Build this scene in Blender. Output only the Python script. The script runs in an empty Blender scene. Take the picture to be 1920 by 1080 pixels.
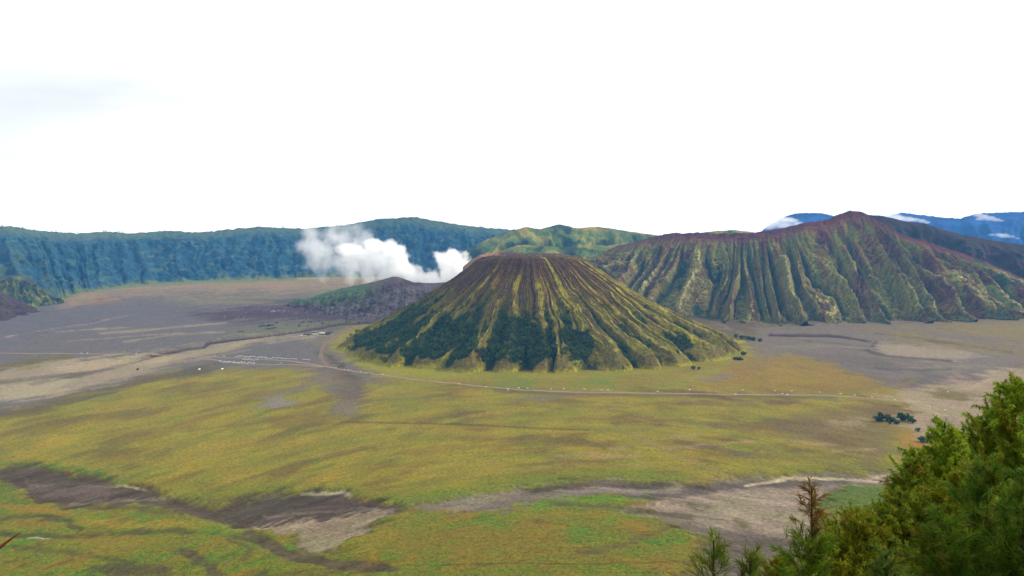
import bpy, math, random
import numpy as np

random.seed(7)
rng = np.random.default_rng(7)
sc = bpy.context.scene
COL = sc.collection
R = math.radians

# ------------------------------------------------------------------ camera
CAM_Z = 420.0
PITCH = 3.93
FPX = 1600.0                      # focal length in pixels of the 1920 wide photograph
cam_d = bpy.data.cameras.new('camera')
cam_d.sensor_width = 36.0
cam_d.lens = FPX / 1920 * 36.0
cam_d.clip_start = 0.1
cam_d.clip_end = 60000.0
cam = bpy.data.objects.new('camera', cam_d)
cam.location = (0, 0, CAM_Z)
cam.rotation_euler = (R(90 - PITCH), 0, 0)
COL.objects.link(cam)
sc.camera = cam

# ------------------------------------------------------------------ sky, sun, exposure
SUN_EL, SUN_AZ = 36.0, 82.0       # azimuth clockwise from the view direction (+Y): light from the right
OVERCAST = 17.0
world = bpy.data.worlds.new('World')
sc.world = world
world.use_nodes = True
wn, wl = world.node_tree.nodes, world.node_tree.links
wn.clear()
w_out = wn.new('ShaderNodeOutputWorld')
w_bg = wn.new('ShaderNodeBackground')
w_bg.inputs['Strength'].default_value = 0.1
w_sky = wn.new('ShaderNodeTexSky')
w_sky.sky_type = 'NISHITA'
w_sky.sun_disc = False
w_sky.sun_elevation = R(SUN_EL)
w_sky.sun_rotation = R(SUN_AZ)
w_tc = wn.new('ShaderNodeTexCoord')
w_map = wn.new('ShaderNodeMapping')
w_map.inputs['Scale'].default_value = (1.5, 1.5, 7.0)
w_map.inputs['Location'].default_value = (0.0, 0.0, 0.0)
w_noise = wn.new('ShaderNodeTexNoise')
w_noise.inputs['Scale'].default_value = 1.6
w_noise.inputs['Detail'].default_value = 5.0
w_ramp = wn.new('ShaderNodeMapRange')
w_ramp.inputs['From Min'].default_value = 0.30
w_ramp.inputs['From Max'].default_value = 0.50
w_ramp.inputs['To Min'].default_value = 0.85
w_ramp.inputs['To Max'].default_value = 1.0
w_mix = wn.new('ShaderNodeMix')
w_mix.data_type = 'RGBA'
w_mix.inputs['B'].default_value = (OVERCAST, OVERCAST * 0.975, OVERCAST * 0.93, 1)
wl.new(w_tc.outputs['Generated'], w_map.inputs['Vector'])
wl.new(w_map.outputs['Vector'], w_noise.inputs['Vector'])
wl.new(w_noise.outputs['Fac'], w_ramp.inputs['Value'])
w_nrm = wn.new('ShaderNodeVectorMath'); w_nrm.operation = 'NORMALIZE'
w_sq = wn.new('ShaderNodeVectorMath'); w_sq.operation = 'MULTIPLY'; w_sq.inputs[1].default_value = (1, 1, 3.2)
wl.new(w_tc.outputs['Generated'], w_nrm.inputs[0]); wl.new(w_nrm.outputs['Vector'], w_sq.inputs[0])
w_prev = w_ramp.outputs['Result']
for d_, r_, a_ in (((-.545, .82, .122), .50, .52), ((.305, .93, .165), .16, .40), ((.16, .97, .095), .13, .40), ((.6, -.6, .5), .9, .6), ((-.8, -.3, .6), .8, .6)):
    n_ = math.sqrt(sum(q * q for q in d_))
    w_d = wn.new('ShaderNodeVectorMath'); w_d.operation = 'DISTANCE'
    w_d.inputs[1].default_value = (d_[0] / n_, d_[1] / n_, d_[2] / n_ * 3.2)
    wl.new(w_sq.outputs['Vector'], w_d.inputs[0])
    w_e = wn.new('ShaderNodeMath'); w_e.operation = 'MULTIPLY_ADD'        # wander the edge with the cloud noise
    w_e.inputs[1].default_value = .9; w_e.inputs[2].default_value = -.45
    wl.new(w_noise.outputs['Fac'], w_e.inputs[0])
    w_a = wn.new('ShaderNodeMath'); w_a.operation = 'ADD'
    wl.new(w_d.outputs['Value'], w_a.inputs[0]); wl.new(w_e.outputs[0], w_a.inputs[1])
    w_m = wn.new('ShaderNodeMapRange'); w_m.interpolation_type = 'SMOOTHSTEP'
    w_m.inputs['From Min'].default_value = 0.0; w_m.inputs['From Max'].default_value = r_
    w_m.inputs['To Min'].default_value = 1 - a_; w_m.inputs['To Max'].default_value = 1.0
    wl.new(w_a.outputs[0], w_m.inputs['Value'])
    w_x = wn.new('ShaderNodeMath'); w_x.operation = 'MULTIPLY'
    wl.new(w_prev, w_x.inputs[0]); wl.new(w_m.outputs['Result'], w_x.inputs[1])
    w_prev = w_x.outputs[0]
wl.new(w_prev, w_mix.inputs['Factor'])
wl.new(w_sky.outputs['Color'], w_mix.inputs['A'])
wl.new(w_mix.outputs['Result'], w_bg.inputs['Color'])
wl.new(w_bg.outputs['Background'], w_out.inputs['Surface'])

sun_d = bpy.data.lights.new('sun', 'SUN')
sun_d.energy = 4.6
sun_d.angle = R(1.5)
sun_d.color = (1.0, 0.94, 0.82)
sun = bpy.data.objects.new('sun', sun_d)
sun.rotation_euler = (R(90 - SUN_EL), 0, R(180 - SUN_AZ))
sun.location = (300, -100, 900)
COL.objects.link(sun)

sc.view_settings.view_transform = 'Standard'
sc.view_settings.look = 'None'
sc.view_settings.gamma = 1.0
sc.view_settings.exposure = 0.0
sc.view_settings.use_curve_mapping = False
sc.cycles.use_denoising = True
sc.cycles.volume_bounces = 20
sc.cycles.max_bounces = 20
sc.cycles.volume_max_steps = 512

ILL = 2.30                         # light that falls on open ground (sky + sun), to turn picture colours into albedo

# ------------------------------------------------------------------ small maths
TP = math.tan(R(PITCH))
CP, SP = math.cos(R(PITCH)), math.sin(R(PITCH))


def ray(px, py):
    """direction (x, z) of a photograph pixel per metre of forward distance Y"""
    a = (px - 960.0) / FPX
    b = -(py - 540.0) / FPX
    yy = CP + b * SP
    zz = -SP + b * CP
    return a / yy, zz / yy


def pt(px, py, dist):
    x, z = ray(px, py)
    return np.array([x * dist, dist, CAM_Z + z * dist])


def gp(px, py, z=0.0):
    x, s = ray(px, py)
    d = (z - CAM_Z) / s
    return np.array([x * d, d, z])


def to_px(x, y, z):
    """photograph pixel of world points"""
    dz = z - CAM_Z
    f = y * CP - dz * SP
    u = y * SP + dz * CP
    f = np.where(f < 1.0, 1.0, f)
    return 960 + FPX * x / f, 540 - FPX * u / f


def lin(c):
    c = np.asarray(c, dtype=float) / 255.0
    return np.where(c <= 0.04045, c / 12.92, ((c + 0.055) / 1.055) ** 2.4)


def alb(r, g, b, k=1.0):
    return lin((r, g, b)) / ILL * k


def sst(a, b, x):
    t = np.clip((x - a) / (b - a), 0, 1)
    return t * t * (3 - 2 * t)


_ga = rng.uniform(0, 2 * math.pi, 1024)
GX, GY = np.cos(_ga).astype(np.float32), np.sin(_ga).astype(np.float32)


def perlin(x, y, seed=0):
    x = np.asarray(x, dtype=np.float64); y = np.asarray(y, dtype=np.float64)
    xf, yf = np.floor(x), np.floor(y)
    xi, yi = xf.astype(np.int64), yf.astype(np.int64)
    fx, fy = (x - xf).astype(np.float32), (y - yf).astype(np.float32)

    def g(ix, iy, dx, dy):
        h = (ix * 374761393 + iy * 668265263 + seed * 974634777) & 0xffffffff
        h = ((h ^ (h >> 13)) * 1274126177) & 0xffffffff
        h = (h ^ (h >> 16)) & 1023
        return GX[h] * dx + GY[h] * dy
    u = fx * fx * fx * (fx * (fx * 6 - 15) + 10)
    v = fy * fy * fy * (fy * (fy * 6 - 15) + 10)
    a = g(xi, yi, fx, fy); b = g(xi + 1, yi, fx - 1, fy)
    c = g(xi, yi + 1, fx, fy - 1); d = g(xi + 1, yi + 1, fx - 1, fy - 1)
    return ((a + (b - a) * u) * (1 - v) + (c + (d - c) * u) * v) * 1.45


def fbm(x, y, octv=4, seed=0, gain=0.5):
    t = 0; a = 1.0; s = 0
    for i in range(octv):
        t = t + a * perlin(x * 2 ** i, y * 2 ** i, seed + 17 * i)
        s += a * a
        a *= gain
    return t / math.sqrt(s)


def ridged(x, y, octv=4, seed=0, gain=0.55):
    t = 0; a = 1.0; s = 0
    for i in range(octv):
        t = t + a * (1 - np.abs(perlin(x * 2 ** i, y * 2 ** i, seed + 31 * i)) * 1.7)
        s += a
        a *= gain
    return t / s


HAZE_D = 2.6e-5                    # haze density per metre and colour
HAZE_C = np.array([.12, .45, 1.0])
HAZE_L = np.array([1.25, 0.95, 0.85])


def clear(col, P):
    """colours were picked from the picture through the haze: take the air back out of them"""
    d = np.sqrt(P[..., 0] ** 2 + P[..., 1] ** 2 + (P[..., 2] - CAM_Z) ** 2)[..., None]
    T = np.exp(-HAZE_D * d)
    a = (col * ILL - HAZE_C * HAZE_L * (1 - T)) / (ILL * T)
    return np.maximum(a, .34 * col)


def mixc(a, b, t):
    t = np.asarray(t)[..., None]
    return a * (1 - t) + np.asarray(b) * t


# ------------------------------------------------------------------ tagging and mesh helpers
def tag(o, label=None, cat=None, group=None, kind=None):
    if label: o['label'] = label
    if cat: o['category'] = cat
    if group: o['group'] = group
    if kind: o['kind'] = kind
    return o


def link(name, me, mats=(), parent=None):
    o = bpy.data.objects.new(name, me)
    COL.objects.link(o)
    for m in mats:
        me.materials.append(m)
    if parent is not None:
        o.parent = parent
    return o


def raw_mesh(name, V, F, col=None, smooth=True, mat_idx=None):
    """V (n,3); F (m,k) all the same corner count"""
    V = np.ascontiguousarray(V, dtype=np.float32); F = np.ascontiguousarray(F, dtype=np.int32)
    me = bpy.data.meshes.new(name)
    n, m, k = len(V), len(F), F.shape[1]
    me.vertices.add(n)
    me.vertices.foreach_set('co', V.ravel())
    me.loops.add(m * k)
    me.loops.foreach_set('vertex_index', F.ravel())
    me.polygons.add(m)
    me.polygons.foreach_set('loop_start', np.arange(0, m * k, k, dtype=np.int32))
    me.polygons.foreach_set('use_smooth', np.full(m, smooth, dtype=bool))
    if mat_idx is not None:
        me.polygons.foreach_set('material_index', np.asarray(mat_idx, dtype=np.int32))
    me.update(calc_edges=True)
    if col is not None:
        ca = me.color_attributes.new('Col', 'FLOAT_COLOR', 'POINT')
        c4 = np.ones((n, 4), dtype=np.float32)
        c4[:, :3] = col
        ca.data.foreach_set('color', c4.ravel())
    return me


def grid_faces(n, m, closed=False):
    i = np.arange(n - 1)[:, None]
    jm = m if closed else m - 1
    j = np.arange(jm)[None, :]
    j2 = (j + 1) % m
    return np.stack([i * m + j, i * m + j2, (i + 1) * m + j2, (i + 1) * m + j], -1).reshape(-1, 4)


def grid_obj(name, P, col, mat, closed=False, flip=False, parent=None, dehaze=True):
    if dehaze: col = clear(col, P)
    n, m = P.shape[:2]
    F = grid_faces(n, m, closed)
    if flip: F = F[:, ::-1]
    me = raw_mesh(name, P.reshape(-1, 3), F, np.clip(col.reshape(-1, 3), 0.003, 0.9))
    return link(name, me, [mat], parent)


class MB:
    """collects boxes and tubes into one mesh, a material slot per piece"""
    def __init__(s):
        s.v, s.f, s.m = [], [], []

    def add(s, verts, faces, m=0):
        o = len(s.v)
        s.v += [tuple(map(float, q)) for q in verts]
        for f in faces:
            s.f.append([q + o for q in f]); s.m.append(m)

    def box(s, c, d, m=0, rz=0.0, taper=1.0):
        x, y, z = c; a, b, h = d[0] / 2, d[1] / 2, d[2]
        cs, sn = math.cos(rz), math.sin(rz)
        vs = []
        for k, zz in ((1.0, z), (taper, z + h)):
            for sx, sy in ((-1, -1), (1, -1), (1, 1), (-1, 1)):
                px, py = sx * a * k, sy * b * k
                vs.append((x + px * cs - py * sn, y + px * sn + py * cs, zz))
        s.add(vs, [(3, 2, 1, 0), (4, 5, 6, 7), (0, 1, 5, 4), (1, 2, 6, 5), (2, 3, 7, 6), (3, 0, 4, 7)], m)

    def gable(s, c, d, h, m=0, rz=0.0):
        x, y, z = c; a, b = d[0] / 2, d[1] / 2
        cs, sn = math.cos(rz), math.sin(rz)
        pts = [(-a, -b, 0), (a, -b, 0), (a, b, 0), (-a, b, 0), (-a * .92, 0, h), (a * .92, 0, h)]
        vs = [(x + p * cs - q * sn, y + p * sn + q * cs, z + r) for p, q, r in pts]
        s.add(vs, [(3, 2, 1, 0), (0, 1, 5, 4), (2, 3, 4, 5), (1, 2, 5), (3, 0, 4)], m)

    def tube(s, path, radii, n=6, m=0):
        path = [np.array(p, dtype=float) for p in path]
        rings = []
        for i, p in enumerate(path):
            t = path[min(i + 1, len(path) - 1)] - path[max(i - 1, 0)]
            t = t / (np.linalg.norm(t) + 1e-9)
            up = np.array([0, 0, 1.0]) if abs(t[2]) < 0.9 else np.array([1.0, 0, 0])
            a = np.cross(t, up); a /= np.linalg.norm(a); b = np.cross(t, a)
            rings.append([p + radii[i] * (a * math.cos(q) + b * math.sin(q))
                          for q in (2 * math.pi * k / n for k in range(n))])
        vs = [v for r_ in rings for v in r_]
        fs = []
        for i in range(len(path) - 1):
            for k in range(n):
                fs.append((i * n + k, i * n + (k + 1) % n, (i + 1) * n + (k + 1) % n, (i + 1) * n + k))
        fs.append(tuple(range(n)))
        fs.append(tuple((len(path) - 1) * n + k for k in reversed(range(n))))
        s.add(vs, fs, m)

    def mesh(s, name, smooth=False):
        me = bpy.data.meshes.new(name)
        me.from_pydata(s.v, [], s.f)
        me.polygons.foreach_set('material_index', np.array(s.m, dtype=np.int32))
        me.polygons.foreach_set('use_smooth', np.full(len(s.f), smooth, dtype=bool))
        me.update()
        return me


# ------------------------------------------------------------------ materials
def new_mat(name):
    m = bpy.data.materials.new(name)
    m.use_nodes = True
    m.node_tree.nodes.clear()
    return m, m.node_tree.nodes, m.node_tree.links


def noise_node(n, l, scale, detail=5.0, rough=0.6, stretch=None):
    tc = n.new('ShaderNodeTexCoord')
    t = n.new('ShaderNodeTexNoise')
    t.inputs['Scale'].default_value = scale
    t.inputs['Detail'].default_value = detail
    t.inputs['Roughness'].default_value = rough
    if stretch:
        mp = n.new('ShaderNodeMapping')
        mp.inputs['Scale'].default_value = stretch
        l.new(tc.outputs['Object'], mp.inputs['Vector'])
        l.new(mp.outputs['Vector'], t.inputs['Vector'])
    else:
        l.new(tc.outputs['Object'], t.inputs['Vector'])
    return t


def terrain_mat(name, fine, coarse, bump_h, vary=0.45, stretch=None, tint=(0.9, 1.05, 0.85)):
    m, n, l = new_mat(name)
    out = n.new('ShaderNodeOutputMaterial')
    bs = n.new('ShaderNodeBsdfPrincipled')
    bs.inputs['Roughness'].default_value = 0.95
    bs.inputs['Specular IOR Level'].default_value = 0.12
    at = n.new('ShaderNodeAttribute'); at.attribute_name = 'Col'
    nf = noise_node(n, l, fine, 6.0, 0.7, stretch)
    nc = noise_node(n, l, coarse, 5.0, 0.6, stretch)
    r1 = n.new('ShaderNodeMapRange')
    r1.inputs['From Min'].default_value = 0.32; r1.inputs['From Max'].default_value = 0.68
    r1.inputs['To Min'].default_value = 1 - vary; r1.inputs['To Max'].default_value = 1 + vary
    l.new(nf.outputs['Fac'], r1.inputs['Value'])
    mul = n.new('ShaderNodeVectorMath'); mul.operation = 'SCALE'
    l.new(at.outputs['Color'], mul.inputs[0]); l.new(r1.outputs['Result'], mul.inputs['Scale'])
    mx = n.new('ShaderNodeMix'); mx.data_type = 'RGBA'; mx.blend_type = 'MULTIPLY'
    mx.inputs['B'].default_value = (*tint, 1)
    r2 = n.new('ShaderNodeMapRange')
    r2.inputs['From Min'].default_value = 0.4; r2.inputs['From Max'].default_value = 0.65
    l.new(nc.outputs['Fac'], r2.inputs['Value'])
    l.new(r2.outputs['Result'], mx.inputs['Factor'])
    l.new(mul.outputs['Vector'], mx.inputs['A'])
    l.new(mx.outputs['Result'], bs.inputs['Base Color'])
    bp = n.new('ShaderNodeBump')
    bp.inputs['Strength'].default_value = 0.7
    bp.inputs['Distance'].default_value = bump_h
    l.new(nf.outputs['Fac'], bp.inputs['Height'])
    l.new(bp.outputs['Normal'], bs.inputs['Normal'])
    l.new(bs.outputs['BSDF'], out.inputs['Surface'])
    return m


def plain_mat(name, c, rough=0.7, vary=0.15, scale=2.0, spec=0.3):
    m, n, l = new_mat(name)
    out = n.new('ShaderNodeOutputMaterial')
    bs = n.new('ShaderNodeBsdfPrincipled')
    bs.inputs['Roughness'].default_value = rough
    bs.inputs['Specular IOR Level'].default_value = spec
    nf = noise_node(n, l, scale)
    r1 = n.new('ShaderNodeMapRange')
    r1.inputs['To Min'].default_value = 1 - vary; r1.inputs['To Max'].default_value = 1 + vary
    l.new(nf.outputs['Fac'], r1.inputs['Value'])
    mul = n.new('ShaderNodeVectorMath'); mul.operation = 'SCALE'
    mul.inputs[0].default_value = c
    l.new(r1.outputs['Result'], mul.inputs['Scale'])
    l.new(mul.outputs['Vector'], bs.inputs['Base Color'])
    l.new(bs.outputs['BSDF'], out.inputs['Surface'])
    return m


def leaf_mat(name, transl=0.35, gloss=0.25):
    m, n, l = new_mat(name)
    out = n.new('ShaderNodeOutputMaterial')
    bs = n.new('ShaderNodeBsdfPrincipled')
    bs.inputs['Roughness'].default_value = 0.5
    bs.inputs['Specular IOR Level'].default_value = gloss
    tr = n.new('ShaderNodeBsdfTranslucent')
    at = n.new('ShaderNodeAttribute'); at.attribute_name = 'Col'
    nf = noise_node(n, l, 9.0, 2.0)
    r1 = n.new('ShaderNodeMapRange')
    r1.inputs['To Min'].default_value = 0.7; r1.inputs['To Max'].default_value = 1.3
    l.new(nf.outputs['Fac'], r1.inputs['Value'])
    mul = n.new('ShaderNodeVectorMath'); mul.operation = 'SCALE'
    l.new(at.outputs['Color'], mul.inputs[0]); l.new(r1.outputs['Result'], mul.inputs['Scale'])
    mx = n.new('ShaderNodeMixShader'); mx.inputs['Fac'].default_value = transl
    l.new(mul.outputs['Vector'], bs.inputs['Base Color'])
    l.new(mul.outputs['Vector'], tr.inputs['Color'])
    l.new(bs.outputs['BSDF'], mx.inputs[1]); l.new(tr.outputs['BSDF'], mx.inputs[2])
    l.new(mx.outputs['Shader'], out.inputs['Surface'])
    return m


M_GROUND = terrain_mat('plain_ground', 0.17, 0.010, 1.0, 0.42)
M_CONE = terrain_mat('cone_slope', 0.16, 0.02, 3.0, 0.6)
M_RIBS = terrain_mat('ribbed_slope', 0.11, 0.012, 4.0, 0.55)
M_RIM = terrain_mat('far_slope', 0.05, 0.006, 10.0, 0.35, tint=(.92, 1.05, .92))
M_LAVA = terrain_mat('lava_slope', 0.10, 0.012, 4.0, 0.45, tint=(1.05, 0.95, 1.0))
M_ROAD = terrain_mat('dirt_road', 0.3, 0.02, 0.2, 0.2, tint=(1.0, 0.95, 0.9))
M_HILLSIDE = terrain_mat('hillside_grass', 3.0, 0.2, 0.1, 0.5)
M_LEAF = leaf_mat('needles', 0.42, 0.08)
M_CROWN = leaf_mat('crown_leaves', 0.15, 0.1)
M_BARK = plain_mat('bark', (0.045, 0.032, 0.022), 0.9, 0.4, 6.0, 0.1)
M_WHITE = plain_mat('white_paint', (0.82, 0.82, 0.80), 0.35, 0.05)
M_GLASS = plain_mat('dark_glass', (0.02, 0.022, 0.025), 0.1, 0.1, 2.0, 0.5)
M_TYRE = plain_mat('tyre_rubber', (0.02, 0.02, 0.02), 0.9)
M_STONE = plain_mat('pale_stone', (0.42, 0.40, 0.31), 0.9, 0.2, 0.6)
M_ROOF = plain_mat('dark_thatch', (0.05, 0.047, 0.05), 0.95, 0.3, 0.8)
M_ROCK = plain_mat('pale_rock', (0.27, 0.23, 0.22), 0.9, 0.3, 0.3)
M_STEM = plain_mat('red_stem', (0.16, 0.035, 0.02), 0.6, 0.3, 30.0)

# ------------------------------------------------------------------ ground
WASH_DEPTH = 5.0


def poly_sd(px, py, poly):
    P = np.array(poly, dtype=float)
    n = len(P)
    d2 = np.full(px.shape, 1e18)
    ins = np.zeros(px.shape, dtype=bool)
    for i in range(n):
        ax, ay = P[i]; bx, by = P[(i + 1) % n]
        ex, ey = bx - ax, by - ay
        wx, wy = px - ax, (py - ay)
        t = np.clip((wx * ex + wy * ey) / (ex * ex + ey * ey + 1e-9), 0, 1)
        # vertical pixels count for more: the plain is seen at a flat angle
        d2 = np.minimum(d2, (wx - ex * t) ** 2 + (2.5 * (wy - ey * t)) ** 2)
        c = ((ay > py) != (by > py))
        if by != ay:
            ins ^= c & (px < (bx - ax) * (py - ay) / (by - ay) + ax)
    d = np.sqrt(d2)
    return np.where(ins, d, -d)


def stroke_d(px, py, line):
    P = np.array(line, dtype=float)
    d2 = np.full(px.shape, 1e18)
    for i in range(len(P) - 1):
        ax, ay = P[i]; bx, by = P[i + 1]
        ex, ey = bx - ax, by - ay
        wx, wy = px - ax, py - ay
        t = np.clip((wx * ex + wy * ey) / (ex * ex + ey * ey + 1e-9), 0, 1)
        d2 = np.minimum(d2, (wx - ex * t) ** 2 + (2.5 * (wy - ey * t)) ** 2)
    return np.sqrt(d2)


def build_ground():
    half = 36.0
    th = np.concatenate([np.radians(np.linspace(-180, -half, 60, endpoint=False)),
                         np.radians(np.linspace(-half, half, 960)),
                         np.radians(np.linspace(half, 180, 61)[1:-1])])
    ys = np.linspace(1100, 474, 500)
    rr = np.array([gp(960, q)[1] for q in ys])
    rr = np.concatenate([np.linspace(120, rr[0], 22)[:-1], rr])
    T, D = np.meshgrid(th, rr)
    X, Y = D * np.sin(T), D * np.cos(T)
    ang = T
    LD = np.log(D)
    px, py = to_px(X, Y, np.zeros_like(X))
    front = np.abs(T) < R(60)
    px = np.where(front, px, -5000)

    LT = LD - .55 * (ang - .1) * sst(1300, 200, px) + .25 * (ang - .1) * sst(900, 1700, px)

    def n(k, octv=4, seed=0, st=0.8):
        return fbm(ang * k * st, LT * k, octv, seed)
    n6, n14, n40, n120 = n(7, 4, 1), n(16, 5, 2), n(44, 5, 3, .5), n(130, 4, 4, .5)
    n300 = n(330, 3, 5, .6)
    # soil and grass
    ochre, olive, brown = alb(154, 138, 52), alb(136, 132, 46), alb(108, 88, 58)
    yellow, green, tan = alb(176, 150, 26), alb(98, 126, 28), alb(164, 142, 96)
    C = np.ones(X.shape + (3,)) * ochre
    C = mixc(C, olive, sst(-.4, .6, n14 + .4 * n40))
    wr = sst(900, 1500, px)
    C = mixc(C, brown, np.clip(sst(-.15, .75, n(13, 4, 41, .8) + .5 * n40 + .3 * n120) * (.62 + .35 * wr), 0, 1))
    C = mixc(C, yellow, sst(.15, 1.0, n(14, 4, 9, .8) + .2 * n40 + .15 * n120) * .55)
    C = mixc(C, green, sst(.35, 1.1, n(17, 4, 10, .9) + .2 * n40 + .15 * n120) * .6 * sst(1100, 500, px))
    C = mixc(C, tan, sst(.5, 1.2, n(60, 4, 12, .35)) * .6 * sst(600, 1300, px))
    low = sst(890, 985, py + 25 * n14)
    lowc = mixc(mixc(alb(126, 126, 10) * np.ones_like(C), alb(146, 120, 10), sst(-.1, .8, n14 + .6 * n40)),
                alb(98, 136, 10), sst(-.05, .7, n(30, 5, 21, .6) + .3 * n120) * .85)
    lowc = mixc(lowc, alb(92, 80, 46), sst(.35, .9, n(50, 4, 43, .4) + .3 * n120) * .7)
    C = mixc(C, lowc, low)
    # fine dark scratches and tussock speckle
    greyb = sst(.30, .85, n(19, 5, 48, .7) + .5 * n40 + .35 * n120) * sst(640, 720, py) * sst(960, 860, py)
    C = mixc(C, alb(122, 108, 96), greyb * (.3 + .4 * wr))
    C = mixc(C, alb(128, 118, 112), sst(.75, 1.2, n(26, 5, 49, .5) + .4 * n120) * .6)
    C = C * (1 - .16 * sst(.25, .95, n(80, 4, 33, .6)))[..., None]
    C = C * (1 + .12 * n(36, 4, 35, .6))[..., None]
    wx_, wy_ = 26 * n40 + 9 * n120, 7 * n(44, 4, 55, .5) + 2.2 * n120
    depth = np.zeros_like(X)
    stk = n(70, 5, 57, .3)

    def area(poly, c, soft=14, amt=1.0, tex=0.0, dig=0.0, warp=1.0):
        P = np.array(poly, dtype=float)
        lo, hi = P.min(0) - 60, P.max(0) + 60
        sel = (px > lo[0]) & (px < hi[0]) & (py > lo[1]) & (py < hi[1])
        if not sel.any(): return
        s = poly_sd(px[sel] + warp * wx_[sel], py[sel] + warp * wy_[sel], poly)
        m = sst(-soft, soft, s + soft * (.7 * n120[sel] + 1.0 * stk[sel]) + (soft * .45 if dig else 0)) * amt
        if tex: m = m * np.clip(1 - tex * sst(-.2, .7, n40[sel] * .7 + n120[sel] * .6), 0, 1)
        C[sel] = mixc(C[sel], c, m)
        if dig: depth[sel] += dig * m

    def line(pts_, c, w, soft=None, amt=1.0, dig=0.0, warp=0.35, broken=0.0):
        P = np.array(pts_, dtype=float)
        soft = soft or w * .6
        if dig > .4: w = w * 1.5; c = np.asarray(c) * .85
        g = w + soft + 30
        lo, hi = P.min(0) - g, P.max(0) + g
        sel = (px > lo[0]) & (px < hi[0]) & (py > lo[1]) & (py < hi[1])
        if not sel.any(): return
        s = w - stroke_d(px[sel] + warp * wx_[sel], py[sel] + warp * wy_[sel], pts_)
        m = sst(-soft, soft, s + soft * .6 * n120[sel]) * amt
        if broken: m = m * np.clip(1 - broken * sst(-.1, .6, n40[sel]), 0, 1)
        C[sel] = mixc(C[sel], c, m)
        if dig: depth[sel] += dig * m

    ash, ash_d, ash_l = alb(114, 110, 118), alb(90, 82, 88), alb(140, 130, 130)
    sand, sand_l = alb(172, 154, 134), alb(214, 190, 166)
    # apron of the cone
    area([(600, 655), (640, 690), (720, 715), (880, 722), (1060, 733), (1280, 728), (1380, 702), (1450, 664),
          (1420, 630), (1000, 600), (640, 630)], alb(150, 142, 50), 24, .85, .35)
    area([(620, 668), (700, 700), (820, 708), (900, 700), (800, 690), (700, 672)], alb(156, 154, 60), 18, .7, .5)
    area([(640, 690), (760, 712), (900, 708), (1000, 716), (1180, 706), (1320, 690), (1240, 722), (1000, 728), (800, 720)], alb(140, 116, 62), 20, .6, .6)
    area([(900, 718), (950, 705), (1010, 708), (1000, 726), (930, 728)], alb(112, 134, 62), 20, .7, .4)
    area([(1080, 722), (1110, 706), (1160, 708), (1140, 726)], alb(104, 134, 66), 18, .7, .4)
    # ash plain on the left
    area([(-900, 900), (-200, 820), (0, 772), (140, 744), (260, 713), (380, 693), (560, 689), (640, 700), (720, 716),
          (640, 668), (605, 645), (650, 610), (760, 590), (1000, 560), (1000, 500), (500, 470), (-900, 470)], ash, 22, 1)
    area([(-900, 700), (0, 640), (200, 610), (420, 600), (560, 575), (-900, 570)], alb(104, 106, 126), 60, .65)
    area([(120, 575), (200, 555), (420, 548), (600, 545), (760, 530), (760, 500), (400, 512), (220, 524), (120, 540)],
         alb(164, 142, 126), 26, .9, .5)
    area([(300, 560), (420, 552), (560, 552), (520, 566), (380, 572)], alb(150, 140, 116), 20, .6, .5)
    area([(150, 566), (200, 556), (230, 562), (180, 570)], alb(170, 134, 104), 14, .7, .3)
    line([(130, 549), (250, 534), (420, 526), (560, 521), (700, 518)], alb(98, 138, 92), 9, 7, .8)
    line([(560, 521), (660, 520), (800, 520)], alb(180, 166, 150), 6, 6, .8)
    area([(560, 560), (610, 545), (700, 530), (720, 536), (640, 552), (590, 566)], alb(120, 140, 104), 14, .6)
    # debris between the cone and the ribbed mountain, and along its foot
    area([(1150, 540), (1240, 560), (1330, 585), (1410, 606), (1440, 630), (1400, 646), (1330, 634), (1240, 600), (1120, 560)], alb(104, 94, 90), 20, .9, .25)
    area([(1250, 585), (1400, 600), (1560, 602), (1700, 600), (1920, 590), (2200, 585), (2200, 600), (1920, 606), (1700, 612), (1560, 614), (1420, 618), (1300, 606)],
         alb(98, 92, 84), 14, .85, .35)
    for q in ([(1420, 612), (1440, 622), (1500, 626)], [(1540, 608), (1580, 618), (1640, 620)], [(1700, 606), (1740, 614), (1800, 616)], [(1340, 606), (1380, 622), (1400, 634)]):
        line(q, alb(140, 128, 122), 4, 4, .7, 0, .6, .3)
    # lava field in front of the crater hill
    area([(360, 588), (450, 577), (560, 569), (700, 545), (900, 530), (880, 570), (740, 604), (640, 612), (560, 603),
          (470, 602), (420, 604)], alb(80, 73, 86), 20, 1, .15)
    area([(410, 630), (480, 613), (600, 602), (700, 600), (640, 612), (560, 619), (500, 629)], alb(112, 116, 100), 14, .7, .5)
    for q, w in (([(20, 630), (120, 613), (175, 605), (240, 592)], 1.6), ([(105, 622), (190, 617), (250, 614)], 2.2),
                 ([(190, 625), (260, 620), (335, 613), (420, 606)], 5), ([(130, 640), (240, 631), (340, 624)], 2.4),
                 ([(0, 634), (30, 629)], 2.), ([(230, 640), (330, 628), (420, 622)], 3),
                 ([(440, 648), (470, 641), (510, 640)], 6)):
        line(q, alb(166, 150, 138), w, w * .8, .8, 0, .2, .4)
    # pale sand sheets on the left
    area([(-300, 720), (0, 694), (90, 676), (200, 668), (330, 660), (430, 639), (520, 628), (600, 624), (590, 634), (500, 640),
          (420, 662), (330, 680), (285, 700), (220, 716), (130, 740), (0, 752), (-300, 800)], sand, 20, .85, .3)
    area([(90, 690), (200, 672), (330, 664), (300, 676), (210, 694), (120, 700)], alb(184, 166, 140), 14, .8, .2)
    area([(0, 730), (60, 712), (150, 706), (120, 728), (40, 748), (0, 750)], alb(180, 164, 142), 14, .8, .2)
    line([(-100, 735), (20, 714), (140, 703), (200, 692), (250, 680), (285, 667)], alb(122, 110, 110), 7, 6, .8, .8, .5, .4)
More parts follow.
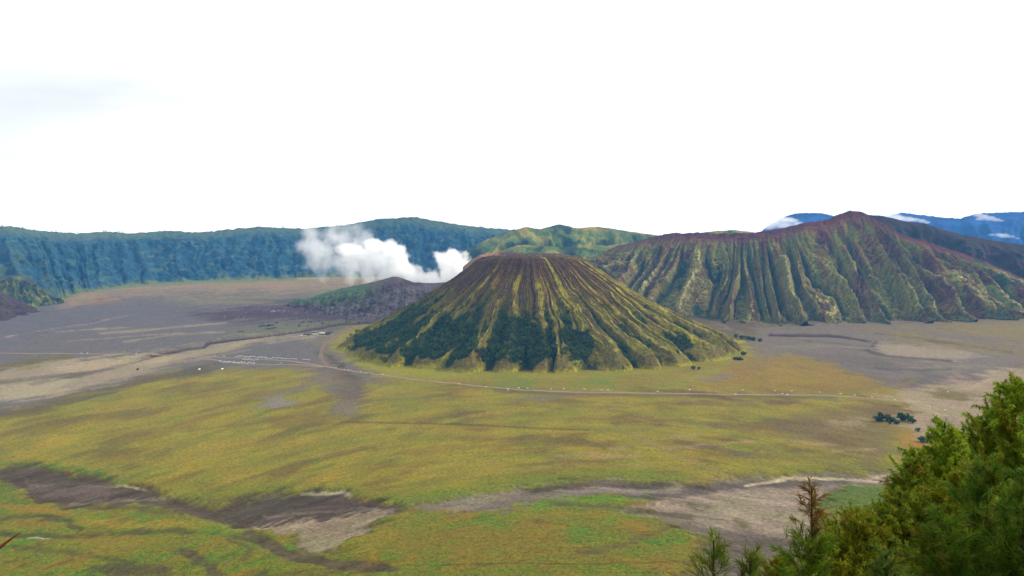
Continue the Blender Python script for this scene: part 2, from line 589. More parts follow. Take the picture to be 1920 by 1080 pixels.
    line([(60, 722), (110, 706), (150, 700)], alb(118, 108, 106), 7, 6, .7, 0, .6, .4)
    line([(-60, 696), (0, 688), (60, 676), (130, 669)], alb(114, 106, 66), 11, 8, .8, 0, .5, .3)
    line([(45, 692), (70, 688)], alb(140, 128, 62), 8, 7, .8)
    area([(300, 702), (330, 690), (420, 682), (420, 690), (360, 698)], alb(100, 94, 104), 12, .8)
    area([(275, 704), (300, 696), (340, 686), (330, 700)], alb(146, 132, 78), 10, .7, .4)
    line([(-200, 800), (0, 776), (60, 768), (130, 748), (200, 730), (270, 712), (380, 696)], alb(104, 96, 92), 13, 9, .75, .5, .6, .4)
    line([(380, 652), (390, 643), (440, 637), (500, 630), (560, 622), (600, 615), (640, 608), (700, 605)], alb(72, 64, 72), 3.0, 2, .9, 5, .15)
    line([(285, 667), (320, 661), (350, 655), (380, 652)], alb(82, 74, 78), 3.4, 2.5, .9, 4, .15)
    # wash that comes round the left toe of the cone
    area([(596, 640), (625, 634), (615, 650), (640, 682), (690, 706), (730, 718), (690, 722), (676, 752), (664, 782), (632, 776),
          (640, 742), (590, 722), (540, 734), (486, 764), (500, 742), (560, 716), (590, 700), (560, 690), (590, 672)],
         alb(124, 113, 112), 16, .9, .25)
    line([(600, 660), (625, 676), (640, 690), (660, 708)], alb(96, 84, 86), 6, 6, .7, 1.5, .5)
    area([(618, 692), (668, 700), (696, 728), (678, 756), (660, 784), (636, 776), (626, 744), (642, 716)], alb(108, 95, 94), 20, .75, .3)
    area([(640, 756), (668, 752), (664, 776), (644, 778)], alb(156, 138, 124), 14, .6, .6)
    area([(490, 766), (510, 748), (545, 745), (540, 760)], alb(142, 132, 136), 12, .9)
    # green belt north of the washes
    area([(330, 930), (480, 914), (640, 911), (760, 928), (900, 908), (1000, 888), (1200, 884), (1310, 888), (1260, 903),
          (1030, 910), (900, 936), (820, 955), (740, 950), (640, 918), (500, 922), (420, 946)], alb(116, 128, 20), 22, .85, .4)
    area([(1700, 870), (1560, 862), (1450, 872), (1440, 886), (1560, 890), (1680, 880)], alb(118, 122, 40), 18, .6, .4)
    line([(0, 868), (60, 870), (120, 876), (180, 886), (232, 905)], alb(94, 128, 26), 11, 9, .85, 0, .6, .35)
    area([(-200, 890), (0, 893), (40, 905), (30, 930), (60, 945), (0, 960), (-200, 960)], alb(96, 118, 22), 18, .85, .3)
    # dark washes lower left
    area([(-200, 868), (0, 876), (60, 872), (110, 882), (180, 898), (270, 916), (340, 938), (400, 952), (450, 938), (540, 918), (620, 917),
          (660, 930), (745, 946), (735, 960), (690, 986), (640, 1026), (580, 1033), (565, 1010), (500, 986), (470, 986), (440, 976),
          (380, 962), (320, 946), (230, 940), (150, 948), (60, 936), (30, 910), (0, 892), (-200, 884)], alb(88, 77, 73), 19, 1, .05, WASH_DEPTH)
    area([(470, 986), (560, 974), (640, 962), (735, 950), (700, 980), (640, 1024), (590, 1031), (567, 1010), (520, 992)], alb(162, 143, 122), 13, .9, .25)
    for q, w, c in (([(100, 915), (160, 905), (220, 908)], 5, (120, 108, 100)), ([(130, 940), (230, 932), (300, 930)], 6, (134, 120, 106)),
                    ([(150, 900), (60, 905), (40, 890)], 6, (112, 98, 92)),
                    ([(225, 908), (268, 914)], 4, (178, 158, 138)), ([(570, 922), (640, 920), (655, 926)], 6, (172, 156, 138)),
                    ([(500, 962), (600, 955), (700, 948)], 6, (122, 110, 104)), ([(560, 945), (640, 938), (690, 944)], 6, (74, 64, 62)),
                    ([(480, 940), (540, 930), (600, 935)], 10, (78, 68, 66)), ([(470, 990), (530, 980), (600, 985)], 4, (176, 156, 132))):
        line(q, alb(*c), w, w * .8, .85, 0, .5, .3)
    line([(300, 940), (380, 960), (430, 975), (480, 1008), (540, 1040), (620, 1056), (720, 1064)], alb(98, 84, 76), 16, 10, .9, 1.5, .6, .2)
    line([(0, 972), (60, 966), (120, 974), (140, 990)], alb(92, 84, 74), 8, 7, .8, 1, .7, .4)
    line([(-50, 998), (60, 1004), (150, 1006), (240, 998), (320, 994), (400, 998), (480, 1014)], alb(86, 84, 58), 8, 7, .8, 1, .5, .3)
    line([(55, 1008), (90, 1009)], alb(196, 182, 166), 3, 3, .9)
    area([(170, 1064), (230, 1052), (300, 1062), (330, 1075), (260, 1084), (190, 1080)], alb(86, 76, 66), 16, .85, .3)
    line([(350, 1036), (380, 1050), (410, 1080)], alb(98, 86, 76), 14, 10, .85, 1, .6, .2)
    line([(430, 1012), (470, 1028), (460, 1050)], alb(98, 88, 72), 8, 7, .7)
    line([(165, 976), (230, 986), (300, 982), (380, 984), (440, 992)], alb(164, 138, 20), 15, 11, .7, 0, .6, .35)
    line([(0, 948), (60, 955), (120, 960)], alb(160, 122, 24), 14, 10, .7)
    area([(370, 985), (430, 985), (470, 998), (420, 1008), (370, 1000)], alb(110, 136, 16), 16, .8, .3)
    area([(130, 1005), (240, 1003), (330, 1012), (260, 1025), (150, 1030)], alb(148, 124, 24), 20, .7, .4)
    area([(700, 1010), (860, 985), (1000, 990), (1100, 1040), (1000, 1075), (760, 1050)], alb(142, 116, 20), 40, .55, .4)
    area([(620, 1040), (660, 1010), (720, 985), (760, 1000), (700, 1035)], alb(150, 128, 18), 20, .7, .3)
    line([(60, 935), (150, 950), (240, 952), (330, 962)], alb(96, 86, 66), 9, 8, .7, .8, .8, .45)
    line([(520, 925), (470, 930), (400, 938)], alb(112, 100, 86), 7, 7, .7, .6, .8, .4)
    line([(0, 1024), (90, 1030), (170, 1042), (230, 1052)], alb(96, 90, 52), 7, 7, .7, .6, .8, .45)
    line([(620, 1030), (560, 1036), (500, 1024), (460, 1000)], alb(108, 96, 78), 8, 8, .7, .6, .8, .4)
    line([(690, 1066), (600, 1074), (480, 1080)], alb(96, 86, 62), 8, 8, .7, .6, .8, .4)
    line([(820, 950), (760, 958), (720, 966)], alb(118, 108, 90), 8, 8, .7, .6, .8, .4)
    line([(870, 930), (940, 938), (1000, 936)], alb(126, 114, 104), 8, 8, .7, .6, .8, .4)
    area([(60, 900), (160, 904), (240, 922), (180, 936), (90, 926)], alb(112, 98, 92), 16, .7, .5)
    # big washes lower right
    area([(800, 946), (870, 932), (960, 920), (1030, 908), (1130, 902), (1220, 904), (1310, 908), (1400, 897), (1500, 890), (1600, 893),
          (1700, 880), (1790, 868), (2000, 860), (2000, 905), (1640, 906), (1560, 912), (1530, 950), (1540, 1000), (1520, 1100), (1240, 1100),
          (1320, 1050), (1322, 1000), (1270, 978), (1190, 958), (1260, 934), (1200, 928), (1130, 926), (1040, 930), (950, 945), (850, 956)],
         alb(132, 118, 111), 20, 1, .1, WASH_DEPTH)
    area([(1230, 938), (1330, 922), (1430, 910), (1540, 908), (1550, 925), (1530, 960), (1500, 1000), (1420, 992), (1310, 966), (1200, 964)],
         alb(166, 147, 132), 22, .95, .15)
    area([(1300, 1010), (1400, 985), (1480, 1010), (1500, 1100), (1280, 1100)], alb(100, 88, 84), 26, .7, .4)
    line([(1000, 916), (1060, 908), (1130, 906), (1250, 907)], alb(84, 74, 70), 14, 10, .8, 0, .5, .3)
    line([(1050, 920), (1120, 914), (1200, 916), (1280, 914)], alb(148, 134, 126), 10, 9, .8, 0, .5, .3)
    line([(1290, 912), (1400, 905), (1460, 902), (1530, 899), (1580, 898)], alb(94, 84, 84), 13, 9, .8, 0, .4, .2)
    line([(1180, 928), (1260, 922), (1330, 916)], alb(92, 82, 80), 12, 9, .7, 0, .5, .2)
    line([(1170, 955), (1240, 938), (1300, 928)], alb(168, 150, 134), 6, 6, .8, 0, .4, .2)
    line([(1398, 905), (1430, 901), (1452, 898), (1470, 896)], sand_l, 5, 4, .95, 0, .2, .2)
    line([(1470, 893), (1520, 893), (1580, 894), (1620, 898), (1650, 900)], sand_l, 4.5, 4, .95, 0, .25, .2)
    line([(1610, 897), (1650, 890), (1690, 880)], alb(190, 166, 148), 5, 5, .8, 0, .4, .3)
    area([(960, 942), (1040, 928), (1120, 924), (1200, 930), (1170, 946), (1060, 950), (1000, 956)], alb(108, 138, 12), 16, .9, .25)
    line([(940, 962), (985, 948), (1010, 940)], alb(126, 114, 108), 7, 6, .85)
    line([(1040, 942), (1120, 950), (1200, 956), (1290, 962)], alb(104, 92, 80), 8, 7, .8, 1, .5, .3)
    line([(1080, 1036), (1130, 1030), (1180, 1018), (1230, 1000), (1260, 985)], alb(116, 98, 76), 8, 7, .8, 1, .6, .3)
    area([(1310, 1000), (1340, 988), (1345, 1010), (1320, 1020)], alb(104, 106, 50), 12, .7, .3)
    area([(1380, 972), (1400, 966), (1405, 982), (1385, 986)], alb(104, 102, 56), 10, .8, .2)
    area([(1300, 945), (1330, 943), (1325, 952)], alb(110, 108, 60), 10, .7)
    area([(1440, 962), (1470, 952), (1462, 966)], alb(104, 102, 56), 10, .6)
    area([(1270, 1020), (1310, 1005), (1330, 1060), (1290, 1075), (1260, 1070)], alb(140, 126, 22), 20, .7, .3)
    area([(1536, 942), (1560, 918), (1610, 908), (1680, 906), (1780, 900), (1760, 940), (1660, 942), (1540, 950)], alb(94, 116, 40), 13, .95, .12)
    area([(1536, 956), (1800, 944), (1800, 1090), (1520, 1090)], alb(124, 112, 34), 13, .9, .3)
    line([(1530, 953), (1620, 948), (1700, 940)], alb(86, 80, 52), 3.5, 3, .8)
    # right hand ash plain and sand
    area([(1395, 640), (1430, 615), (1560, 600), (2400, 570), (2400, 760), (1920, 712), (1760, 722), (1700, 728), (1650, 722), (1600, 700),
          (1540, 680), (1480, 668), (1440, 672), (1420, 690), (1390, 690), (1415, 660)], alb(126, 116, 118), 16, 1, .12)
    area([(1640, 648), (1700, 643), (1800, 654), (1865, 668), (1760, 678), (1660, 669)], alb(168, 150, 138), 16, .85, .2)
    area([(1600, 617), (1700, 621), (1800, 640), (1920, 655), (1920, 668), (1780, 655), (1680, 636)], alb(138, 122, 84), 14, .75, .45)
    area([(1750, 606), (1920, 600), (2200, 600), (2200, 640), (1920, 640), (1800, 622)], alb(144, 128, 84), 18, .75, .35)
    area([(1890, 690), (1930, 683), (2000, 690), (1920, 696)], alb(120, 98, 74), 12, .8)
    line([(1445, 628), (1520, 629), (1570, 630), (1600, 635), (1625, 640)], alb(72, 66, 74), 3.5, 2.5, .9, 4, .25)
    line([(1620, 656), (1650, 666), (1700, 672), (1780, 676)], alb(92, 84, 90), 4, 3, .8, 2, .4, .3)
    line([(1640, 642), (1636, 650)], alb(84, 76, 80), 5, 4, .8)
    area([(1500, 660), (1600, 664), (1700, 678), (1660, 700), (1580, 690)], alb(108, 100, 106), 20, .65, .4)
    area([(1640, 740), (1700, 730), (1740, 714), (1800, 700), (2100, 680), (2100, 860), (1700, 832), (1716, 806), (1680, 790), (1712, 770), (1690, 752)],
         alb(168, 147, 130), 14, .95, .12)
    area([(1690, 716), (1740, 700), (1790, 704), (1770, 716), (1720, 728)], alb(104, 96, 104), 16, .8, .2)
    area([(1800, 710), (1822, 694), (1840, 700), (1830, 716)], alb(104, 95, 104), 14, .8)
    area([(1745, 738), (1770, 728), (1800, 736), (1840, 740), (1790, 756), (1760, 748)], alb(116, 104, 70), 12, .85, .2)
    area([(1730, 790), (1780, 780), (1800, 800), (1750, 806)], alb(140, 122, 114), 14, .6, .3)
    area([(1300, 720), (1380, 672), (1480, 664), (1560, 682), (1620, 706), (1665, 732), (1560, 738), (1400, 734)], alb(150, 122, 56), 18, .85, .3)
    area([(1400, 700), (1480, 690), (1540, 710), (1480, 725)], alb(156, 132, 44), 18, .6, .4)
    area([(1310, 714), (1340, 702), (1372, 698), (1356, 714)], alb(134, 123, 124), 12, .9)
    area([(960, 750), (1030, 738), (1130, 738), (1070, 749), (1010, 753)], alb(126, 115, 110), 12, .9, .2)
    line([(850, 780), (880, 774), (905, 772)], alb(110, 94, 80), 6, 5, .8)
    area([(1400, 800), (1520, 772), (1650, 752), (1690, 786), (1670, 840), (1640, 880), (1520, 830)], alb(122, 104, 84), 26, .75, .4)
    area([(1540, 795), (1600, 784), (1640, 790), (1600, 800)], alb(158, 140, 116), 14, .7, .3)
    area([(1680, 826), (1700, 808), (1730, 830), (1740, 850), (1690, 840)], alb(172, 124, 42), 14, .85, .2)
    line([(1440, 845), (1480, 826), (1530, 812), (1560, 800)], alb(132, 116, 96), 5, 5, .7)
    for q in ([(1240, 840), (1320, 836), (1400, 828)], [(1270, 818), (1320, 817)], [(1150, 842), (1220, 838)], [(1040, 858), (1110, 852), (1200, 858)],
              [(1490, 828), (1560, 834)], [(1560, 848), (1640, 842)]):
        line(q, alb(168, 142, 108), 6, 6, .75, 0, .6, .35)
    for q, w, c in (([(1680, 612), (1760, 620), (1860, 628), (1960, 636)], 4, (140, 126, 74)), ([(1700, 632), (1800, 640), (1920, 648)], 3, (146, 128, 80)),
                    ([(1640, 624), (1720, 634), (1800, 646), (1900, 660)], 3, (96, 88, 84)), ([(1560, 650), (1620, 658), (1680, 668)], 4, (102, 94, 100)),
                    ([(1460, 650), (1540, 648), (1620, 654)], 4, (140, 130, 128)), ([(1580, 700), (1660, 712), (1740, 716)], 6, (112, 102, 96)),
                    ([(1700, 690), (1800, 686), (1900, 690)], 5, (146, 132, 122)), ([(1640, 690), (1720, 696), (1780, 690)], 5, (98, 90, 98)),
                    ([(1420, 690), (1440, 672), (1436, 654)], 6, (134, 122, 110)), ([(1600, 730), (1680, 722), (1720, 712)], 6, (134, 116, 84)),
                    ([(1760, 780), (1740, 762), (1700, 752)], 8, (186, 164, 142)), ([(1860, 700), (1840, 722), (1800, 730)], 7, (182, 162, 142)),
                    ([(1500, 640), (1560, 644), (1640, 650)], 2.5, (92, 86, 92))):
        line(q, alb(*c), w, w * .9, .8, 0, .6, .4)
    for q, w, c in (([(1180, 760), (1300, 754), (1420, 760)], 7, (124, 104, 72)), ([(1060, 790), (1180, 782), (1300, 790)], 8, (126, 106, 70)),
                    ([(1340, 800), (1440, 790), (1540, 800)], 9, (112, 94, 74)), ([(760, 850), (900, 838), (1020, 846)], 9, (134, 106, 56)),
                    ([(660, 760), (720, 750), (800, 748)], 7, (120, 108, 74)), ([(700, 740), (760, 738), (840, 742)], 5, (128, 118, 98)),
                    ([(1380, 850), (1480, 860), (1580, 856)], 8, (116, 98, 72)), ([(1000, 876), (1100, 868), (1200, 872)], 7, (158, 138, 92)),
                    ([(420, 800), (520, 786), (620, 782)], 8, (128, 110, 62)), ([(200, 830), (330, 806), (440, 796)], 9, (124, 110, 62)),
                    ([(60, 800), (160, 780), (280, 770)], 8, (118, 108, 66)), ([(850, 786), (950, 782), (1050, 770)], 6, (122, 106, 66))):
        line(q, alb(*c), w, w * 1.1, .6, 0, .9, .5)
    # trodden trails
    line([(1150, 800), (1200, 822), (1250, 846), (1290, 862), (1330, 878), (1375, 892)], alb(146, 128, 108), 4, 3.5, .7, 0, .15, .25)
    line([(640, 791), (760, 793), (900, 797), (1000, 803), (1100, 806)], alb(88, 80, 50), 2.4, 2.4, .6, 1, .1)
    line([(820, 1060), (950, 1056), (1100, 1058), (1300, 1052)], alb(84, 76, 34), 2.4, 2, .6, 1, .1, .2)
    line([(700, 1018), (780, 1010), (860, 990)], alb(118, 112, 30), 3, 3, .5)
    # dark edging beside the road
    line([(930, 731), (1060, 739), (1200, 741), (1400, 743), (1560, 745)], alb(108, 95, 88), 7, 6, .7, 0, .4, .4)
    wsh = sst(.2, 1.2, depth)
    C = C * (1 + wsh * .42 * n(40, 5, 47, .3) - .02 * wsh)[..., None]
    C = C * (1 + .15 * n300 + .11 * n120)[..., None]
    # relief
    Z = 0.9 * n40 + 0.5 * n120 - depth + 0.25 * n300
    Z = Z * sst(100, 500, D)
    P = np.stack([X, Y, Z], -1)
    o = grid_obj('ground', P, C, M_GROUND, closed=True, flip=True)
    tag(o, 'flat caldera floor of grey ash and yellow green grass', 'ground', kind='structure')
    return th, rr, Z, P, C, depth, py, px


G_TH, G_RR, G_Z, G_P, G_C, G_D, G_PY, G_PX = build_ground()


def ground_z(x, y):
    t, d = math.atan2(x, y), math.hypot(x, y)
    i = int(np.clip(np.searchsorted(G_RR, d), 1, len(G_RR) - 1))
    j = int(np.clip(np.searchsorted(G_TH, t), 1, len(G_TH) - 1))
    fi = (d - G_RR[i - 1]) / (G_RR[i] - G_RR[i - 1]); fj = (t - G_TH[j - 1]) / (G_TH[j] - G_TH[j - 1])
    a = G_Z[i - 1, j - 1] * (1 - fj) + G_Z[i - 1, j] * fj
    b = G_Z[i, j - 1] * (1 - fj) + G_Z[i, j] * fj
    return a * (1 - fi) + b * fi


def plain_grass():
    """tussocks on the nearer part of the plain"""
    q = np.random.default_rng(9)
    ok = (G_PY > 800) & (G_PY < 1095) & (G_PX > -60) & (G_PX < 1990) & (G_D < .25)
    w = ok * (.15 + sst(800, 1040, G_PY)) * (.35 + np.clip(G_C[..., 1] - .8 * G_C[..., 0], 0, .1) * 14)
    idx = q.choice(ok.size, 30000, p=(w / w.sum()).ravel())
    P, C = G_P.reshape(-1, 3)[idx], clear(G_C, G_P).reshape(-1, 3)[idx]
    n = len(idx)
    P = P + np.concatenate([q.uniform(-2, 2, (n, 2)), np.zeros((n, 1))], 1)
    h, w_ = q.uniform(.15, .6, n), q.uniform(.6, 1.4, n)
    V, F = [], []
    for k in range(3):
        a = q.uniform(0, 6.28, n)
        dx, dy = np.cos(a) * w_ * .5, np.sin(a) * w_ * .5
        lean = q.normal(0, .25, (n, 2)) * h[:, None]
        V.append(np.stack([P + np.stack([-dx, -dy, 0 * dx - .15], -1), P + np.stack([dx, dy, 0 * dx - .15], -1),
                           P + np.stack([dx * .8 + lean[:, 0], dy * .8 + lean[:, 1], h * q.uniform(.6, 1, n)], -1),
                           P + np.stack([-dx * .8 + lean[:, 0], -dy * .8 + lean[:, 1], h], -1)], 1))
    V = np.stack(V, 1).reshape(-1, 3)
    F = np.arange(len(V)).reshape(-1, 4)
    tone = q.uniform(1.0, 1.6, (n, 1)) * np.array([1.06, 1.0, .9]) * (1 + q.normal(0, .05, (n, 3)))
    CC = np.repeat(np.clip(C * tone, .004, .5), 12, 0)
    o = link('grass', raw_mesh('grass', V, F, CC, smooth=False), [M_CROWN])
    tag(o, 'tussocks of yellow green grass on the near plain', 'grass', kind='stuff')


plain_grass()


def road(name, pts_px, width, c, label):
    """a dirt track lying on the plain, a real ribbon a little above the ground sheet"""
    W = np.array([gp(a, b)[:2] for a, b in pts_px])
    seg = np.linalg.norm(np.diff(W, axis=0), axis=1)
    s = np.concatenate([[0], np.cumsum(seg)])
    q = np.arange(0, s[-1], 9.0)
    # smooth the corners
    X, Y = np.interp(q, s, W[:, 0]), np.interp(q, s, W[:, 1])
    for _ in range(30):
        X[1:-1] = (X[:-2] + X[2:]) / 2 * .5 + X[1:-1] * .5
        Y[1:-1] = (Y[:-2] + Y[2:]) / 2 * .5 + Y[1:-1] * .5
    tx, ty = np.gradient(X), np.gradient(Y)
    L = np.hypot(tx, ty); nx, ny = -ty / L, tx / L
    off = 4 * fbm(q / 160, q * 0, 3, 61)
    rows = []
    for k in np.linspace(-1, 1, 5):
        w = width * .5 * (1 + .35 * fbm(q / 45, q * 0 + (7 if k < 0 else 3), 3, 62))
        x, y = X + nx * (k * w + off), Y + ny * (k * w + off)
        z = np.array([ground_z(a, b) for a, b in zip(x, y)]) + 0.30 - 0.22 * abs(k) ** 3
        rows.append(np.stack([x, y, z], -1))
    P = np.stack(rows, 1)
    col = np.ones(P.shape) * c * (1 + .12 * fbm(P[..., 0] / 30, P[..., 1] / 30, 3, 63))[..., None]
    o = grid_obj(name, P, col, M_ROAD)
    tag(o, label, 'road', kind='structure')
    return X, Y


ROAD_PX = [(-260, 660), (0, 662), (200, 664), (300, 663), (430, 671), (540, 676), (610, 687), (650, 694), (720, 704), (800, 714), (880, 722),
           (960, 730), (1060, 735), (1200, 737), (1400, 740), (1560, 741), (1640, 747), (1700, 754), (1735, 757)]
road('dirt_road', ROAD_PX, 12, alb(166, 152, 140), 'pale dirt road crossing the plain in front of the green cone')
road('dirt_track', [(322, 664), (400, 674), (460, 683), (560, 684), (612, 688)], 13, alb(160, 147, 132),
     'second pale track looping below the crowd of parked vehicles')
road('dirt_track', [(612, 686), (600, 668), (606, 648), (630, 630), (665, 612), (700, 606)], 14, alb(140, 124, 120),
     'grey track climbing along the left toe of the cone')

# ------------------------------------------------------------------ the green cone in the middle
CX, CY = 57.0, 3040.0


def ridge_set(n, jit, lo, hi, seed):
    q = np.random.default_rng(seed)
    ph = np.sort((np.arange(n) + q.uniform(-jit, jit, n)) / n * 2 * math.pi)
    return ph, q.uniform(lo, hi, n)


RS1 = ridge_set(30, .47, .45, 1.2, 101)
RS2 = ridge_set(74, .60, .25, 1.2, 102)
RS3 = ridge_set(190, .60, .2, 1.2, 103)
_q = np.random.default_rng(104)
START1, START2 = _q.uniform(170, 380, 30), _q.uniform(150, 420, 74)
CELL = _q.uniform(0, 1, (74, 2, 4))                 # random tone, upper end and lower end of the growth on every rib face


def tri_ridge(theta, ph, amp):
    """0 in the gully, amp on the crest; also the side (-1, +1) and the crest's number"""
    n = len(ph)
    t = np.mod(theta, 2 * math.pi)
    mid = (ph + np.roll(ph, -1)) / 2
    mid[-1] = (ph[-1] + ph[0] + 2 * math.pi) / 2
    k = np.searchsorted(mid, t)                     # cell number
    k = np.where(t < mid[-1] - 2 * math.pi, n - 1, k) % n
    lo = np.concatenate([[mid[-1] - 2 * math.pi], mid[:-1]])
    d = t - ph[k]
    d = np.where(d > math.pi, d - 2 * math.pi, d); d = np.where(d < -math.pi, d + 2 * math.pi, d)
    w1, w0 = mid[k] - ph[k], ph[k] - lo[k]
    q = np.where(d > 0, d / w1, -d / w0)
    return amp[k] * (1 - np.clip(q, 0, 1)), np.where(d > 0, 1, -1), k


def cone_surface(TH, Rr):
    """TH: angle, 0 = towards the camera, + = to the right; Rr: radius in metres"""
    X0, Y0 = Rr * np.sin(TH), -Rr * np.cos(TH)
    wob = .050 * fbm(X0 / 170, Y0 / 170, 3, 70) + .024 * fbm(X0 / 55, Y0 / 55, 3, 71)
    h1, s1, k1 = tri_ridge(TH + wob, *RS1)
    h2, s2, k2 = tri_ridge(TH + wob * 1.15, *RS2)
    h3, s3, k3 = tri_ridge(TH + wob * 1.3, *RS3)
    left, right, front = np.clip(-np.sin(TH), 0, 1), np.clip(np.sin(TH), 0, 1), np.clip(np.cos(TH), 0, 1)
    rb = 640 - 35 * front ** 2 + 60 * left ** 2 + 150 * right ** 3
    q = Rr * 660.0 / rb
    prof_r = np.array([0, 120, 150, 175, 205, 247, 361, 475, 589, 665, 720, 800])
    prof_z = np.array([326, 325, 321, 308, 284, 250, 169, 97, 36, 3, -4, -10])
    st1, st2 = START1[k1], START2[k2]
    A1 = sst(st1, st1 + 200, q) * (12 + 66 * sst(330, 600, q))
    A2 = (.35 + .65 * sst(st2, st2 + 90, q)) * sst(150, 230, q) * (7 + 18 * sst(240, 470, q)) * (1 - .55 * sst(520, 610, q)) * (1 + .2 * right)
    A3 = sst(160, 260, q) * (5 + 3.5 * sst(250, 400, q)) * (1 - .6 * sst(520, 600, q))
    qe = q + A1 * (.72 - h1) + A2 * (.5 - h2) + A3 * (.5 - h3)
    z = np.interp(qe, prof_r, prof_z)
    # blunt three sided facets where the spurs meet the plain
    bul = (1 - np.clip(h1 / RS1[1][k1], 0, 1))
    Rend = 628 + 40 * (RS1[1][k1] - .8) - 66 * bul ** 2 + 5 * perlin(TH * 9, TH * 0 + .5, 5)
    fac = (Rend - q) * 0.92
    fr = sst(-.3, .25, np.cos(TH))
    isf = sst(2.0, -1.0, fac - z) * fr
    z = np.where(fac < z, z * (1 - fr) + np.maximum(fac, -6) * fr, z)
    z = z + (2.2 * fbm(X0 / 40, Y0 / 40, 4, 72) + 1.1 * fbm(X0 / 11, Y0 / 11, 3, 73)) * sst(-4, 8, z) * (1 - .6 * isf)
    z = z + 3.0 * fbm(X0 / 50, Y0 / 50, 3, 74) * (1 - sst(150, 210, q))
    return z, (h1, h2, h3), (s1, s2), (k1, k2), q, isf


def build_cone():
    th = np.concatenate([np.radians(np.linspace(-180, -112, 70, endpoint=False)),
                         np.radians(np.linspace(-112, 112, 1050)),
                         np.radians(np.linspace(112, 180, 71)[1:-1])])
    rr = np.concatenate([np.linspace(0.5, 140, 22)[:-1], np.linspace(140, 860, 300)])
    TH, RR = np.meshgrid(th, rr)
    z, (h1, h2, h3), (s1, s2), (k1, k2), q, isf = cone_surface(TH, RR)
    X, Y = CX + RR * np.sin(TH), CY - RR * np.cos(TH)
    x0, y0 = X - CX, Y - CY
    t = np.clip(z / 325.0, 0, 1)
    strk = fbm(TH * 18, RR / 260, 4, 80)
    blob = fbm(x0 / 90, y0 / 90, 4, 82)
    mid_ = fbm(x0 / 32, y0 / 32, 4, 84)
    fine = fbm(x0 / 11, y0 / 11, 4, 83)
    brown, dark, purple = alb(98, 81, 48), alb(70, 58, 40), alb(80, 69, 68)
    ygreen, gold, olive = alb(178, 168, 24), alb(172, 136, 40), alb(120, 116, 38)
    forest, tanc = alb(46, 74, 42), alb(188, 172, 112)
    facet, grassy = alb(124, 113, 78), alb(144, 142, 48)
    hr1, hr2, hr3 = h1 / RS1[1][k1], h2 / RS2[1][k2], h3
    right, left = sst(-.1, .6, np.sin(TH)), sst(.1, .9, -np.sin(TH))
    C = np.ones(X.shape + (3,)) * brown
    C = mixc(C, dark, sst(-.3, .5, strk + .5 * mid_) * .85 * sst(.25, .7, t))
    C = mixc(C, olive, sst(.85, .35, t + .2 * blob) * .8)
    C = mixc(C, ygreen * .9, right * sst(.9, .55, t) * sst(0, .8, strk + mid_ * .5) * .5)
    # growth differs from rib face to rib face
    c = CELL[k2, (s2 + 1) // 2]
    dn = .9 * c[..., 2] - .05
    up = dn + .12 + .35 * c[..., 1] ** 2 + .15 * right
    band = sst(up + .07, up - .03, t + .05 * mid_) * sst(dn - .07, dn + .05, t + .05 * mid_)
    tone = c[..., 0]
    C = mixc(C, ygreen, (tone > .66) * band * (.7 + .25 * right) * sst(-.6, .3, mid_ + .4 * strk))
    C = mixc(C, gold, ((tone > .5) & (tone <= .66)) * band * .45)
    C = mixc(C, purple, (tone < .24) * band * .75 * sst(.15, .4, t))
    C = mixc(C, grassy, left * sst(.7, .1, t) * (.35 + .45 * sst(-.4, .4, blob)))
    # bare pale crests, thin
    l1 = sst(.90, .985, hr1) * sst(.9, .7, t) * sst(.02, .08, t)
    l2 = sst(.86, .98, hr2) * sst(.97, .85, t) * sst(.12, .25, t) * (.35 + .65 * right)
    l3 = sst(.8, 1.0, hr3) * sst(.97, .8, t) * sst(.35, .5, t)
    C = mixc(C, alb(126, 112, 72), np.clip(l3, 0, 1) * .55)
    C = mixc(C, tanc, np.clip(l2 * sst(-.6, .2, strk + .5 * right), 0, 1) * .8)
    C = mixc(C, tanc, np.clip(l1 * sst(-.7, .2, mid_), 0, 1) * .8)
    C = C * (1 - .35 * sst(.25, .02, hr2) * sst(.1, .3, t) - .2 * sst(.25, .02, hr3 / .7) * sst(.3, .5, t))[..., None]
    # bushes in the gullies
    fz = (.54 - h1) * .95 + .35 * (.45 - h2) + .75 * blob + .4 * mid_ - .34 * right + .46 * sst(.52, .22, t) * sst(.75, .1, np.sin(TH))
    F = sst(.02, .20, fz) * sst(.66, .40, t + .2 * blob) * sst(-.02, .02, t) * (1 - .95 * isf * sst(.22, .42, hr1))
    C = mixc(C, forest, F * .92)
    # facets, their sunlit right hand edge painted in, and grass along the foot
    C = mixc(C, facet * (1 + .25 * mid_)[..., None], isf * .9 * sst(.34, .24, t) * sst(.15, .38, hr1))
    C = mixc(C, ygreen, np.clip(isf * (s1 > 0) * sst(.2, .3, hr1) * sst(.6, .4, hr1) * .55 + sst(.05, .0, t) * (1 - F) * .8, 0, 1))
    C = C * (1 + .30 * fine + .1 * mid_)[..., None]
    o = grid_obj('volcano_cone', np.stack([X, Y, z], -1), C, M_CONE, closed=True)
    tag(o, 'steep flat topped cone with gullied green and brown flanks in the middle of the plain', 'volcano', kind='structure')
    return TH, RR, X, Y, z, F


CONE = build_cone()


